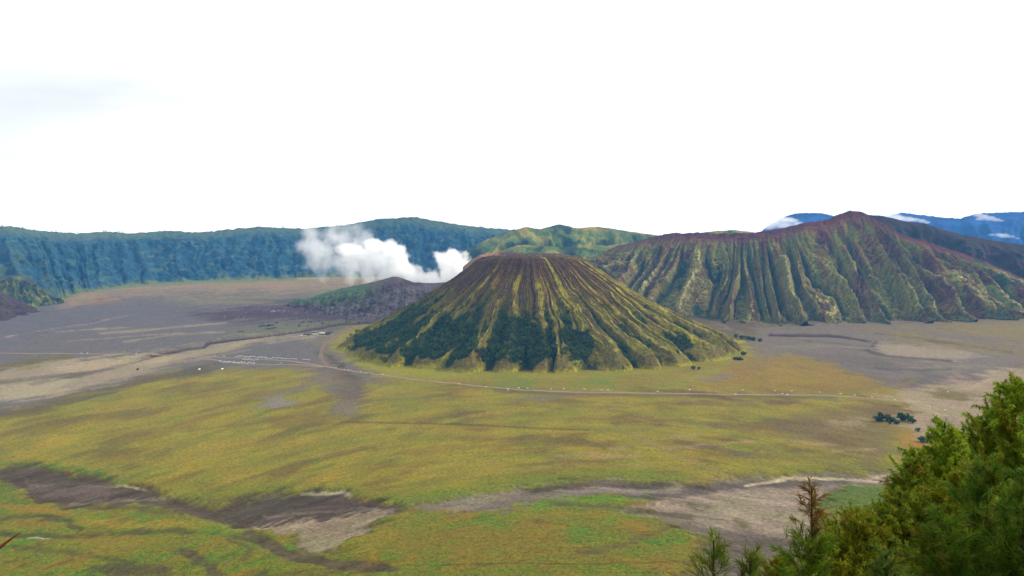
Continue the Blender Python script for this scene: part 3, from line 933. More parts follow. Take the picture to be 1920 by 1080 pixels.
# ------------------------------------------------------------------ ridges and hills built from crest and foot lines
def ruled(name, rows, nu, nv, disp, colour, mat, label, cat, prof=1.25, back=1.0, nback=14, rough=0.0, foot=-4.0, smooth_u=0.25, reach=None):
    """rows: crest px, crest py, crest distance, foot px, foot py (foot on the plain). A solid ridge: front face, crest, back face"""
    rows = np.array(rows, dtype=float)
    K = len(rows)
    Pc = np.array([pt(a, b, d) for a, b, d, _, _ in rows])
    Pb = np.array([gp(a, b) for _, _, _, a, b in rows])
    for i_ in range(K):                              # feet that are hidden stand in front of their crest
        dc = Pc[i_, 1]
        if Pb[i_, 1] > dc - 120:
            db = dc - max(160.0, (reach or 1.8) * Pc[i_, 2])
            Pb[i_] = ray(rows[i_, 3], 540)[0] * db, db, 0
    u0 = np.concatenate([[0], np.cumsum(np.hypot(np.diff(Pc[:, 0]), np.diff(Pc[:, 1])))])
    u = np.linspace(0, u0[-1], nu)
    ip = lambda A: np.stack([np.interp(u, u0, A[:, i]) for i in range(3)], -1)
    c, b = ip(Pc), ip(Pb)
    # ease the corners of the guide lines
    kk = max(1, int(nu * smooth_u / K))
    ker = np.hanning(2 * kk + 1); ker /= ker.sum()
    for A in (c, b):
        for i in range(3):
            p_ = np.pad(A[:, i], kk, mode='reflect', reflect_type='odd')
            A[:, i] = np.convolve(p_, ker, mode='valid')
    v = np.concatenate([-np.linspace(1, 0, nback, endpoint=False), np.linspace(0, 1.06, nv)])
    U, V = np.meshgrid(u, v)
    cx = np.broadcast_to(c[None], V.shape + (3,)); bx = np.broadcast_to(b[None], V.shape + (3,))
    f = np.abs(V)[..., None]
    plan = np.where(V[..., None] >= 0, cx + (bx - cx) * f, cx + (cx - bx) * f * back)
    zc = cx[..., 2]
    vv = np.clip(np.abs(V), 0, 1)
    z = zc * (1 - vv) ** prof + foot * vv ** 3 - np.clip(np.abs(V) - 1, 0, 1) * 120
    X, Y = plan[..., 0].copy(), plan[..., 1].copy()
    dn, dz, info = disp(U, V, X, Y, zc)
    # outward direction of the face
    ox, oy = (bx - cx)[..., 0], (bx - cx)[..., 1]
    L = np.hypot(ox, oy) + 1e-6
    sgn = np.where(V >= 0, 1.0, -1.0)
    X += ox / L * dn * .75 * sgn; Y += oy / L * dn * .75 * sgn
    z = z + dn * .66 + dz
    C = colour(U, V, X, Y, z, zc, info)
    o = grid_obj(name, np.stack([X, Y, z], -1), C, mat, flip=True)
    tag(o, label, cat, kind='structure')
    return X, Y, z, U, V, info


# --- ribbed mountain on the right
_r = np.random.default_rng(21)


def rib_wave(s, seed, irregular=.3, centre=.5):
    """sharp irregular ridges across s: height 0..1, signed place in the rib -1..1, rib number"""
    k = np.floor(s)
    rr_ = np.random.default_rng(seed)
    tab = rr_.uniform(-irregular, irregular, 4000)
    amp = rr_.uniform(.42, 1.15, 4000)
    ki = k.astype(int) + 1000
    # crest inside the cell k at .5+tab, gullies at cell ends
    f = s - k
    c = centre + tab[ki]
    q = np.where(f < c, (c - f) / c, (f - c) / (1 - c))
    return (1 - q) * amp[ki], np.where(f < c, -q, q), ki


def ribs_disp(U, V, X, Y, zc):
    vv = np.clip(V, 0, 1)
    wob = .30 * fbm(U / 260, V * 1.6, 3, 90) + .12 * fbm(U / 60, V * 9, 4, 91)
    coarse = np.interp(U, [0, 600, 1100, 1700, 2100, 3200], [0, 9, 16, 24, 27, 33])
    coarse = coarse + 1.5 * fbm(U / 330, V * .5, 2, 98) + .45 * fbm(U / 90, V * 1.2, 2, 99)
    h, side, k = rib_wave(coarse + wob, 5, .14, .66)
    h2, s2, k2 = rib_wave(coarse * 2.6 + 1.8 * wob, 6, .2, .6)
    h3, s3, k3 = rib_wave(coarse * 7 + 2.6 * wob + vv * np.interp(U, [0, 1000, 1600], [6, 2, 0]), 8, .25, .55)
    chev = np.abs(np.mod(vv * 24 - np.abs(side) * 3.4 + 1.3 * fbm(U / 110, V * 7, 4, 92), 1.0) - .5) * 2
    left = sst(900, 500, U)
    stt = .03 + .34 * np.random.default_rng(44).uniform(0, 1, 4000)[k] ** 1.5
    A = 112 * sst(stt, stt + .36, vv) * (1 - .60 * sst(.78, 1.05, vv) * (.5 + np.random.default_rng(46).uniform(0, 1, 4000)[k])) * (1 - .2 * left)
    A2 = (20 + 26 * np.random.default_rng(45).uniform(0, 1, 4000)[k]) * sst(.02, .2, vv) * (1 - .45 * sst(.6, 1.0, vv)) * (1 + .7 * left)
    dn = A * (h - .45) + A2 * (h2 - .45) + (6 + 9 * left) * (h3 - .45) * sst(.02, .15, vv) + 10.0 * (chev - .5) * sst(2300, 1800, U) * sst(.12, .3, vv) * sst(.02, .2, np.abs(side))
    dn = dn + 40 * (ridged(X / 150, Y / 150, 5, 97) - .55) * sst(.03, .25, vv) * (.75 + .8 * left)
    dn = dn + 9 * fbm(X / 120, Y / 120, 4, 93) + 3 * fbm(X / 28, Y / 28, 3, 94)
    dn = np.where(V < 0, 10 * fbm(X / 150, Y / 150, 3, 95) * sst(0, .2, -V), dn)
    dz = 3.0 * fbm(U / 40, V * 0, 3, 96) * (1 - sst(0, .15, np.abs(V)))
    return dn, dz, dict(h=h, side=side, k=k, h2=h2, h3=h3, chev=chev, stt=stt)


def ribs_col(U, V, X, Y, z, zc, i):
    vv = np.clip(V, 0, 1)
    blob = fbm(X / 170, Y / 170, 4, 100); strk = fbm(U / 45, V * 2.2, 4, 101); fine = fbm(X / 16, Y / 16, 3, 102)
    purple, pbrown = alb(100, 76, 80), alb(124, 92, 72)
    green, pale, tanc = alb(122, 136, 76), alb(166, 152, 112), alb(206, 184, 150)
    C = np.ones(X.shape + (3,)) * purple
    C = mixc(C, pbrown, sst(-.3, .5, blob))
    C = mixc(C, alb(128, 98, 74), sst(.2, .7, fbm(X / 70, Y / 70, 4, 107) - .2 * blob) * .6)
    C = mixc(C, green, sst(-.35, .4, strk + .5 * blob + .25 * sst(800, 1100, U) * sst(1900, 1600, U)) * sst(.03, .2, vv) * .9)
    far_left = sst(1000, 500, U)
    C = mixc(C, alb(112, 116, 92), far_left * .6)
    rt = sst(0, .3, i['side']) * sst(.15, .35, vv) * sst(500, 1100, U)  # sunlit right side of each rib, painted paler into the colour
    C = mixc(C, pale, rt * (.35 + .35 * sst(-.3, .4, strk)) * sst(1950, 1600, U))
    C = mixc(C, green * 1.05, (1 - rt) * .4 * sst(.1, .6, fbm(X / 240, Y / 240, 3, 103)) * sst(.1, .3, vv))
    _ka = np.random.default_rng(5); _ka.uniform(-.14, .14, 4000); _ka = _ka.uniform(.42, 1.15, 4000)
    C = mixc(C, tanc, sst(.90, .985, i['h'] / _ka[i['k']]) * .85 * sst(i['stt'] + .05, i['stt'] + .2, vv) * sst(-.5, .3, strk + .6 * fine))
    C = mixc(C, tanc, sst(.8, 1, i['h2']) * .3 * sst(.1, .25, vv) * sst(-.4, .4, strk))
    C = mixc(C, tanc * 1.05, sst(.7, .95, i['h3']) * .65 * sst(.1, .25, vv) * far_left)
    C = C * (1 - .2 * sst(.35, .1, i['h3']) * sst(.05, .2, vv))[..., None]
    C = mixc(C, mixc(purple * np.ones_like(C), pale, i['chev']), sst(.12, .3, vv) * .35 * sst(2300, 1800, U) * sst(.03, .2, np.abs(i['side'])))
    # green bottoms of the gullies
    C = mixc(C, alb(78, 96, 58), sst(.24, .05, i['h']) * sst(.12, .3, vv) * .95)
    # greener tongues and rust on the right shoulder
    rs = sst(1900, 2300, U)
    C = mixc(C, alb(64, 98, 46), rs * sst(.25, .6, fbm(U / 140, V * 1.4, 4, 104)) * .8)
    C = mixc(C, alb(150, 112, 52), rs * sst(.3, .7, fbm(X / 130, Y / 130, 4, 105)) * sst(.3, .5, vv) * .8)
    C = mixc(C, alb(78, 88, 64), sst(.86, 1.0, vv + .06 * blob) * .7)
    C = mixc(C, alb(146, 122, 58), sst(.25, .6, fbm(X / 110, Y / 110, 3, 106)) * sst(.6, .85, vv) * .5)
    C = mixc(C, alb(84, 62, 66), sst(.10, .0, vv) * .7)
    return C * (1.14 + .26 * fine)[..., None]


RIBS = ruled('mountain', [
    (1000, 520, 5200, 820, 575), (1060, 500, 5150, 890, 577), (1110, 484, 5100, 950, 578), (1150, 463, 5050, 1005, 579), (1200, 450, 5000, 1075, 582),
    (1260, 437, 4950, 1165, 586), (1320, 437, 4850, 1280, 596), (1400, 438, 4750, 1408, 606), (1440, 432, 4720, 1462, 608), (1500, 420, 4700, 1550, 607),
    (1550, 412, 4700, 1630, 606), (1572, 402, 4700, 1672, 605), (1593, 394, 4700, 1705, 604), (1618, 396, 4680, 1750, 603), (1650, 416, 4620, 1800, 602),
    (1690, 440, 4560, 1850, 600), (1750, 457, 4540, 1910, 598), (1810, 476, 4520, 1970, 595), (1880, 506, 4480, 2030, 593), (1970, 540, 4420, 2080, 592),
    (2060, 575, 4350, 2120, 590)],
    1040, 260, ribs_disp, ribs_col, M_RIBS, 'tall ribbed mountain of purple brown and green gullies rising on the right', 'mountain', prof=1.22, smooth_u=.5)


# --- generic rough ridge
def rough_disp(a1, s1, a2, s2, seed, crest=4.0, rib=0.0, rib_s=200.0):
    def f(U, V, X, Y, zc):
        vv = np.clip(np.abs(V), 0, 1)
        env = sst(0.0, .3, vv) * (1 - .5 * sst(.8, 1.0, vv))
        w = .5 * fbm(U / (rib_s * 2), V * 2, 3, seed + 3)
        h, side, k = rib_wave(U / rib_s + w + 5, seed)
        h2, _, _ = rib_wave(U / rib_s * 2.9 + 2 * w + 5, seed + 9)
        dn = a1 * (ridged(X / s1, Y / s1, 4, seed) - .55) * 1.6 * env + a2 * fbm(X / s2, Y / s2, 4, seed + 1) * (.25 + .75 * env) \
            + rib * env * (h - .45) + rib * .45 * env * (h2 - .45)
        dz = crest * fbm(U / 60, V * 0, 4, seed + 2) * (1 - sst(0, .12, np.abs(V)))
        return dn, dz, dict(h=h, side=side, h2=h2)
    return f


def rim_col(U, V, X, Y, z, zc, i):
    vv = np.clip(V, 0, 1)
    b1 = fbm(X / 330, z / 180 + Y / 500, 4, 110); b2 = fbm(X / 80, Y / 80, 4, 111); b3 = ridged(X / 130, z / 90, 4, 112)
    C = np.ones(X.shape + (3,)) * alb(60, 106, 140)  # bluish base: part of the haze is put into the wall's own colour
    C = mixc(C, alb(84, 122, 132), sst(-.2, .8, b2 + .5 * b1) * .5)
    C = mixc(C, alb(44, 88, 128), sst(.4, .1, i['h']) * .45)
    C = mixc(C, alb(130, 150, 148), sst(.66, .95, b3 + .12 * b2) * .4 * sst(.02, .1, vv))
    C = mixc(C, alb(112, 136, 128), sst(.2, .02, vv + .09 * b2) * .7)
    leftn = sst(1500, 300, U - 0)
    C = mixc(C, alb(112, 124, 60), sst(1900, 900, U) * sst(-.1, .5, b2 + .5 * (i['h'] - .4)) * .75 * sst(.2, .5, vv))
    C = mixc(C, alb(128, 138, 80), sst(.86, 1.0, vv + .05 * b2) * .85)
    return C * (1 + .25 * fbm(X / 30, Y / 30, 3, 113))[..., None]


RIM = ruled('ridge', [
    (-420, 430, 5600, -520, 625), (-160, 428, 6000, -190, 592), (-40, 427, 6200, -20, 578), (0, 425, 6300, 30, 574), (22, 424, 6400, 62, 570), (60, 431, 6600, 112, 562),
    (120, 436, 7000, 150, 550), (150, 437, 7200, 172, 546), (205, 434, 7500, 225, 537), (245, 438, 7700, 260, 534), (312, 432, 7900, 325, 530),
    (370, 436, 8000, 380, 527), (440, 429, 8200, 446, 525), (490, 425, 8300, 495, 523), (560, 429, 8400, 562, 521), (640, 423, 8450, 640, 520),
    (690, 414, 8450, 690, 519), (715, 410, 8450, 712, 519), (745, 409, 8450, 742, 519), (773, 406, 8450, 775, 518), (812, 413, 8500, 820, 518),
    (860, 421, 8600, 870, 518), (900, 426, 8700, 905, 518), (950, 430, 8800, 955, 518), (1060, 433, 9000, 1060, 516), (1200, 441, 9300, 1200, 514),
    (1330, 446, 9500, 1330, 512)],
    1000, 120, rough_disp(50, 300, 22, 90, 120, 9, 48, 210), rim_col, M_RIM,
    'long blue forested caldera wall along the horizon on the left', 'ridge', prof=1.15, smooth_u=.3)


# --- green hills behind the cone
def green_col(U, V, X, Y, z, zc, i):
    vv = np.clip(V, 0, 1)
    b1 = fbm(X / 230, Y / 230, 4, 130); b2 = fbm(X / 60, Y / 60, 4, 131)
    C = np.ones(X.shape + (3,)) * alb(108, 134, 70)
    C = mixc(C, alb(176, 168, 84), sst(0, .6, b1 + .5 * (i['h'] - .4)) * .85)
    C = mixc(C, alb(62, 88, 62), sst(.0, .6, -b1 + .5 * b2 + .5 * (.5 - i['h'])) * .85)
    C = mixc(C, alb(170, 146, 92), sst(.08, .0, vv + .03 * b2) * sst(-.2, .4, b1) * .8)
    return C * (1 + .22 * fbm(X / 22, Y / 22, 3, 132))[..., None]


ruled('hill', [
    (830, 500, 6600, 800, 518), (862, 476, 6600, 850, 515), (905, 452, 6600, 890, 512), (945, 438, 6650, 930, 510), (985, 425, 6700, 975, 508), (1012, 430, 6700, 1010, 508),
    (1050, 420, 6800, 1055, 507), (1082, 428, 6800, 1090, 507), (1122, 425, 6900, 1130, 506), (1170, 432, 6900, 1170, 506), (1225, 440, 6900, 1225, 506),
    (1290, 452, 6900, 1290, 506), (1360, 480, 6900, 1340, 506)],
    520, 110, rough_disp(60, 500, 14, 110, 140, 3, 70, 260), green_col, M_RIM, 'sunny yellow green hills with a bare summit behind the flat topped cone', 'hill', prof=1.1)
ruled('hill', [
    (900, 500, 5700, 890, 516), (930, 474, 5700, 930, 514), (975, 458, 5700, 980, 513), (1020, 462, 5700, 1020, 513), (1080, 464, 5700, 1080, 513), (1130, 459, 5750, 1130, 513),
    (1160, 470, 5750, 1160, 513), (1200, 486, 5750, 1190, 513), (1260, 500, 5750, 1240, 513)],
    420, 80, rough_disp(45, 320, 12, 90, 150, 3, 50, 190), green_col, M_RIM, 'low rounded green foothills just above the flat summit of the cone', 'hill', prof=.9)


def tan_col(U, V, X, Y, z, zc, i):
    C = np.ones(X.shape + (3,)) * alb(176, 154, 122)
    return mixc(C, alb(140, 134, 96), sst(-.2, .6, fbm(X / 90, Y / 90, 4, 160)))


ruled('hill', [(1100, 470, 6250, 1100, 511), (1150, 459, 6250, 1150, 511), (1190, 455, 6250, 1190, 511), (1240, 451, 6250, 1240, 511), (1300, 462, 6250, 1300, 511)],
      160, 40, rough_disp(14, 300, 6, 90, 161, 2), tan_col, M_RIM, 'small pale tan terrace between the green hills and the ribbed mountain', 'hill', prof=.8)
ruled('hill', [(1260, 452, 6500, 1250, 511), (1300, 438, 6500, 1300, 511), (1345, 433, 6500, 1345, 511), (1380, 431, 6500, 1380, 511), (1415, 436, 6500, 1415, 511),
               (1450, 446, 6500, 1450, 511)],
      200, 50, rough_disp(20, 300, 8, 90, 165, 2), green_col, M_RIM, 'low grey green hilltop peeping over the left shoulder of the ribbed mountain', 'hill')


# --- far wall of the smoking crater: pinkish cliff behind the cone
def cliff_col(U, V, X, Y, z, zc, i):
    px_, py_ = to_px(X, Y, z)
    b = fbm(X / 60, z / 40, 4, 170)
    C = np.ones(X.shape + (3,)) * alb(104, 92, 104)
    C = mixc(C, alb(188, 146, 130), sst(945, 915, px_ + 14 * b) * .9)
    C = mixc(C, alb(128, 126, 104), sst(.0, .6, fbm(X / 110, Y / 110, 4, 171)) * .6)
    return C * (1 + .2 * fbm(X / 15, z / 15, 3, 172))[..., None]


ruled('crater_wall', [(868, 500, 4700, 860, 552), (882, 488, 4700, 880, 552), (900, 478, 4700, 900, 552), (925, 474, 4700, 925, 552), (950, 472, 4700, 950, 552), (985, 475, 4700, 985, 552),
                      (1040, 474, 4700, 1040, 552), (1085, 482, 4700, 1085, 552), (1120, 496, 4700, 1110, 552)],
      260, 70, rough_disp(22, 160, 7, 50, 175, 2, 26, 70), cliff_col, M_LAVA, 'bare pinkish crater wall showing behind the left shoulder of the cone', 'crater', prof=1.0)


# --- dark crater hill that smokes
def lava_col(U, V, X, Y, z, zc, i):
    vv = np.clip(V, 0, 1)
    b1 = fbm(X / 160, Y / 160, 4, 180); b2 = fbm(X / 30, Y / 30, 4, 181)
    C = np.ones(X.shape + (3,)) * alb(102, 102, 114)
    C = mixc(C, alb(80, 79, 92), sst(-.1, .5, b1 + .4 * b2))
    C = mixc(C, alb(122, 112, 116), sst(.4, .9, b2) * .6)
    px_, py_ = to_px(X, Y, z)
    C = mixc(C, alb(88, 116, 84), sst(735, 660, px_) * sst(.6, .2, vv + .14 * b1 + .08 * b2) * .95)
    C = mixc(C, alb(108, 112, 98), sst(.3, .7, b1 + .4 * b2) * sst(.75, .95, vv) * .7)
    return C * (1 + .2 * b2)[..., None]


CRAT = ruled('crater_hill', [
    (545, 566, 4900, 530, 574), (575, 561, 4800, 556, 582), (605, 550, 4750, 590, 590), (640, 541, 4720, 620, 597), (680, 533, 4700, 655, 602), (710, 526, 4700, 690, 604),
    (738, 518, 4700, 725, 604), (752, 521, 4700, 745, 604), (775, 529, 4680, 775, 603), (800, 531, 4680, 805, 602), (840, 529, 4700, 840, 600), (880, 532, 4700, 880, 596),
    (930, 545, 4700, 930, 590)],
    520, 170, rough_disp(22, 150, 11, 40, 185, 2.5, 20, 90), lava_col, M_LAVA, 'dark purple grey ash hill below the white smoke', 'volcano', prof=1.55, back=.6)


# --- nearer hills at the left edge
def left_col(U, V, X, Y, z, zc, i):
    b1 = fbm(X / 120, Y / 120, 4, 190); b2 = fbm(X / 40, Y / 40, 4, 191)
    C = np.ones(X.shape + (3,)) * alb(84, 104, 62)
    C = mixc(C, alb(132, 140, 72), sst(-.1, .6, b1 + .4 * b2) * .8)
    C = mixc(C, alb(60, 74, 66), sst(.1, .6, -b1 + .4 * b2) * .85)
    return C * (1 + .2 * b2)[..., None]


def left_brown(U, V, X, Y, z, zc, i):
    b1 = fbm(X / 100, Y / 100, 4, 195)
    C = np.ones(X.shape + (3,)) * alb(88, 80, 82)
    return mixc(C, alb(86, 94, 68), sst(-.1, .5, b1) * .8)


ruled('hill', [(-160, 520, 5300, -170, 610), (-60, 522, 5200, -60, 596), (-5, 524, 5100, 5, 588), (22, 516, 5080, 40, 582), (48, 519, 5080, 60, 578), (70, 532, 5080, 82, 574),
               (95, 553, 5100, 104, 570), (118, 567, 5120, 120, 569)],
      240, 90, rough_disp(40, 200, 12, 60, 196, 2, 40, 90), left_col, M_RIM, 'small bright green hill at the foot of the blue wall on the far left', 'hill', prof=1.0)
ruled('hill', [(-260, 470, 4700, -260, 660), (-120, 505, 4620, -120, 628), (-40, 528, 4560, -40, 610), (0, 546, 4520, 8, 602), (30, 561, 4500, 38, 595), (55, 573, 4480, 60, 590),
               (78, 583, 4480, 78, 586)],
      240, 90, rough_disp(22, 220, 8, 50, 198, 2, 18, 120), left_brown, M_RIM, 'dark brown slope entering at the left edge below the green hill', 'hill', prof=1.1)


# --- dark ridge behind the peak on the right
def back_col(U, V, X, Y, z, zc, i):
    b1 = fbm(X / 200, Y / 200, 4, 200); b2 = fbm(X / 50, Y / 50, 4, 201)
    C = np.ones(X.shape + (3,)) * alb(72, 78, 64)
    C = mixc(C, alb(90, 80, 76), sst(-.1, .5, b1) * .8)
    C = mixc(C, alb(60, 80, 52), sst(0, .6, b2 - .3 * b1) * .7)
    C = mixc(C, alb(140, 108, 60), sst(.4, .8, fbm(X / 150, Y / 150, 4, 202)) * sst(.45, .6, np.clip(V, 0, 1)) * .7)
    return C * (1 + .2 * b2)[..., None]


ruled('ridge', [(1560, 430, 5300, 1640, 575), (1620, 402, 5250, 1700, 578), (1650, 404, 5200, 1740, 580), (1700, 415, 5150, 1800, 582), (1735, 419, 5100, 1840, 583), (1760, 428, 5050, 1875, 585),
                (1800, 439, 5000, 1920, 586), (1850, 449, 4950, 1975, 587), (1920, 459, 4900, 2060, 588), (2000, 472, 4850, 2160, 588), (2120, 490, 4800, 2280, 590), (2300, 520, 4700, 2450, 592)],
      480, 140, rough_disp(45, 300, 14, 70, 205, 3, 80, 210), back_col, M_RIBS, 'dark green ridge sloping down to the right edge behind the peak', 'ridge', prof=1.1)


# --- blue mountains far away
def blue_col(U, V, X, Y, z, zc, i):
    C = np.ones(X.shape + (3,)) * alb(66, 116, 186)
    return C * (1 + .35 * fbm(X / 300, Y / 300 + z / 200, 4, 210))[..., None]


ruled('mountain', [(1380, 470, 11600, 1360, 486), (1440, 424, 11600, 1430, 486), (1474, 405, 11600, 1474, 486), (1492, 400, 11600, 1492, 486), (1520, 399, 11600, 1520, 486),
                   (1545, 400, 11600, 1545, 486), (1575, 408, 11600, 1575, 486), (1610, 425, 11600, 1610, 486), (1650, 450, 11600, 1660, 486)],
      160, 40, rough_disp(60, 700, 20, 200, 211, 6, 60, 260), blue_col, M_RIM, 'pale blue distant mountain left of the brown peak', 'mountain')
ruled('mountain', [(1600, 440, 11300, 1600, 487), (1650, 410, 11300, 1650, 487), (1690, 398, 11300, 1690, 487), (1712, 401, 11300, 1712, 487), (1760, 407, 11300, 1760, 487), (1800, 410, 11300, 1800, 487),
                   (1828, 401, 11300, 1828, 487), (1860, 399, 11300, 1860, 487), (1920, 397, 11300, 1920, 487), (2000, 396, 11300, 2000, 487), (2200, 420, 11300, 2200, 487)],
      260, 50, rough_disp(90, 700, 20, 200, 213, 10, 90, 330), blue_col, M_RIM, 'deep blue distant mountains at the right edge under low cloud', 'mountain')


# ------------------------------------------------------------------ hillside under the camera
def hill_z(x, y):
    s = 418.3 - 0.80 * np.maximum(y, 0) - 0.02 * np.minimum(y, 0)
    return np.maximum(s, -3 - 0 * s)


def build_hillside():
    xs = np.concatenate([np.linspace(-700, -40, 40, endpoint=False), np.linspace(-40, 40, 120), np.linspace(40, 700, 41)[1:]])
    ys = np.concatenate([np.linspace(-500, -5, 20, endpoint=False), np.linspace(-5, 50, 110), np.linspace(50, 540, 61)[1:]])
    X, Y = np.meshgrid(xs, ys)
    Z = hill_z(X, Y) - .35 + .3 * fbm(X / 3, Y / 3, 4, 220) * sst(3, 8, np.hypot(X, Y)) + 5 * fbm(X / 60, Y / 60, 3, 221) * sst(40, 120, np.hypot(X, Y))
    C = np.ones(X.shape + (3,)) * np.array([.06, .065, .02])
    C = mixc(C, np.array([.07, .05, .03]), sst(-.2, .6, fbm(X / 5, Y / 5, 4, 222)))
    o = grid_obj('hillside', np.stack([X, Y, Z], -1), C, M_HILLSIDE, dehaze=False)
    tag(o, 'steep grassy hillside falling away below the viewpoint', 'hillside', kind='structure')


build_hillside()

# ------------------------------------------------------------------ small trees and bushes out on the plain
_t = np.random.default_rng(33)


def crown_arrays(R0, H, nclump, nleaf, seed, c_lo=(44, 66, 42), c_hi=(84, 104, 52), leaf=.30, base=.25):
    """leaf clumps spread through an uneven crown: arrays of quads with colours"""
    q = np.random.default_rng(seed)
    cl = []
    for _ in range(nclump):
        d = q.normal(size=3); d /= np.linalg.norm(d)
        rad = q.uniform(.35, 1.0) ** .6
        cl.append((d[0] * R0 * rad * .8, d[1] * R0 * rad * .8, H * base + H * (1 - base) * (.5 + .48 * d[2] * rad)))
    cl = np.array(cl)
    V, F, C = [], [], []
    tone = q.uniform(.6, 1.25, nclump)
    lo, hi = alb(*c_lo), alb(*c_hi)
    for ci, c in enumerate(cl):
        for _ in range(nleaf):
            d = q.normal(size=3); d /= np.linalg.norm(d)
            p = c + d * R0 * .36 * q.uniform(.5, 1.05)
            a = q.normal(size=3); a -= d * a.dot(d) * .8; a /= np.linalg.norm(a)
            b = np.cross(d, a); b /= np.linalg.norm(b) + 1e-6
            s = R0 * leaf * q.uniform(.6, 1.2)
            i = len(V)
            V += [p - a * s * .5 - b * s * .35, p + a * s * .5 - b * s * .3, p + a * s * .35 + b * s * .5, p - a * s * .5 + b * s * .3]
            F.append((i, i + 1, i + 2, i + 3))
            cc = (lo + (hi - lo) * q.random() ** 1.5) * tone[ci]
            C += [cc] * 4
    return np.array(V), np.array(F), np.array(C)


def trunk_mesh(name, h, r):
    b = MB()
    b.tube([(0, 0, -.4), (0.05 * h, 0, h * .5), (0, .03 * h, h)], [r, r * .75, r * .4], 6)
    me = b.mesh(name, True)
    me.materials.append(M_BARK)
    return me


def crown_mesh(name, *a, **k):
    V, F, C = crown_arrays(*a, **k)
    me = raw_mesh(name, V, F, C, smooth=False)
    me.materials.append(M_CROWN)
    return me


def joined_tree(name, R0, H, nclump, nleaf, seed, **k):
    V, F, C = crown_arrays(R0, H, nclump, nleaf, seed, **k)
    b = []
    n = len(V)
    r = .05 * H
    tv = [(r * math.cos(q), r * math.sin(q), z) for z, r in ((-1, r), (H * .6, r * .5)) for q in (0, 1.57, 3.14, 4.71)]
    V = np.vstack([V, np.array(tv)])
    F = np.vstack([F, np.array([(n + k_, n + (k_ + 1) % 4, n + 4 + (k_ + 1) % 4, n + 4 + k_) for k_ in range(4)])])
    C = np.vstack([C, np.tile(np.array([.03, .022, .015]), (8, 1))])
    return V, F, C


TREE_V = [joined_tree('tree', 5.2 + .5 * i, 9.5 + .7 * i, 9, 9, 70 + i, c_lo=(62, 92, 12), c_hi=(112, 136, 22)) for i in range(6)]
TREE_M = []
for V_, F_, C_ in TREE_V:
    me_ = raw_mesh('small_tree', V_, F_, C_, smooth=False); me_.materials.append(M_CROWN); TREE_M.append(me_)


def cone_trees():
    TH, RR, X, Y, z, F = CONE
    vis = (np.cos(TH) > -.25) & (z > 1.5) & (F > .25)
    # even over the surface: weight by radius
    idx = np.flatnonzero(vis.ravel())
    w = (F * RR).ravel()[idx] * (np.cos(TH).ravel()[idx] * .5 + .75)
    pick = _t.choice(idx, 2500, replace=False, p=w / w.sum())
    xs, ys, zs = X.ravel()[pick], Y.ravel()[pick], z.ravel()[pick]
    # nearest trees first: those become single trees
    order = np.argsort(np.hypot(xs, ys))
    xs, ys, zs = xs[order], ys[order], zs[order]
    hs = zs / 325
    first = True
    for i in range(300):
        o = bpy.data.objects.new('small_tree', TREE_M[i % 6])
        COL.objects.link(o)
        o.location = (xs[i], ys[i], zs[i] - .4)
        o.rotation_euler.z = _t.uniform(0, 6.28)
        s = _t.uniform(.6, 1.6); o.scale = (s, s, s * _t.uniform(.8, 1.15))
        qx, qy = to_px(xs[i], ys[i], zs[i])
        place_ = ['on the far left flank of the cone', 'in the low wood at the left foot of the cone', 'in the gullies left of the bright middle spurs',
                  'between the two left pointed spurs', 'between the pointed spurs under the middle of the cone', 'beside the widest bare facet of the cone',
                  'in the deep gullies right of the widest facet', 'among the long pale ribs of the right flank'][int(np.searchsorted([700, 780, 850, 915, 985, 1065, 1160], qx))]
        lev = 'highest' if qy < 640 else ('half way' if qy < 668 else 'lowest')
        tag(o, 'dark tree %s, %s' % (place_, lev), 'tree', 'cone trees %s, %s' % (place_, lev))
    VV, FF, CC, n = [], [], [], 0
    for i in range(300, len(xs)):
        V_, F_, C_ = TREE_V[i % 6]
        a = _t.uniform(0, 6.28); s = _t.uniform(.5, 1.3) * (1 - .3 * hs[i])
        c_, s_ = math.cos(a), math.sin(a)
        v = np.stack([(V_[:, 0] * c_ - V_[:, 1] * s_) * s + xs[i], (V_[:, 0] * s_ + V_[:, 1] * c_) * s + ys[i], V_[:, 2] * s + zs[i] - .4], -1)
        VV.append(v); FF.append(F_ + n); CC.append(C_ * _t.uniform(.75, 1.2)); n += len(v)
    # loose shrubs outside the gullies, and a ragged fringe on the apron
    TH_, RR_ = CONE[0], CONE[1]
    t_ = CONE[4] / 325
    loose = (np.cos(TH_) > -.3) & (t_ > .03) & (t_ < .62) & (fbm(X / 60, Y / 60, 3, 240) > .15)
    wl_ = np.clip(.75 - t_, .05, 1) * RR_ * loose
    p2 = _t.choice(np.flatnonzero(loose.ravel()), 700, replace=False, p=(wl_ / wl_.sum()).ravel()[np.flatnonzero(loose.ravel())])
    for j, q_ in enumerate(p2):
        V_, F_, C_ = TREE_V[j % 6]
        a = _t.uniform(0, 6.28); s = _t.uniform(.18, .55)
        c_, s_ = math.cos(a), math.sin(a)
        bx_, by_, bz_ = X.ravel()[q_], Y.ravel()[q_], max(z.ravel()[q_], 0)
        v = np.stack([(V_[:, 0] * c_ - V_[:, 1] * s_) * s + bx_, (V_[:, 0] * s_ + V_[:, 1] * c_) * s + by_, V_[:, 2] * s * .8 + bz_ - .3], -1)
        VV.append(v); FF.append(F_ + n); CC.append(C_ * _t.uniform(.8, 1.3)); n += len(v)
    me = raw_mesh('forest', np.vstack(VV), np.vstack(FF), np.vstack(CC), smooth=False)
    o = link('forest', me, [M_CROWN])
    tag(o, 'dark green wood filling the upper gullies of the cone', 'forest', kind='stuff')


cone_trees()


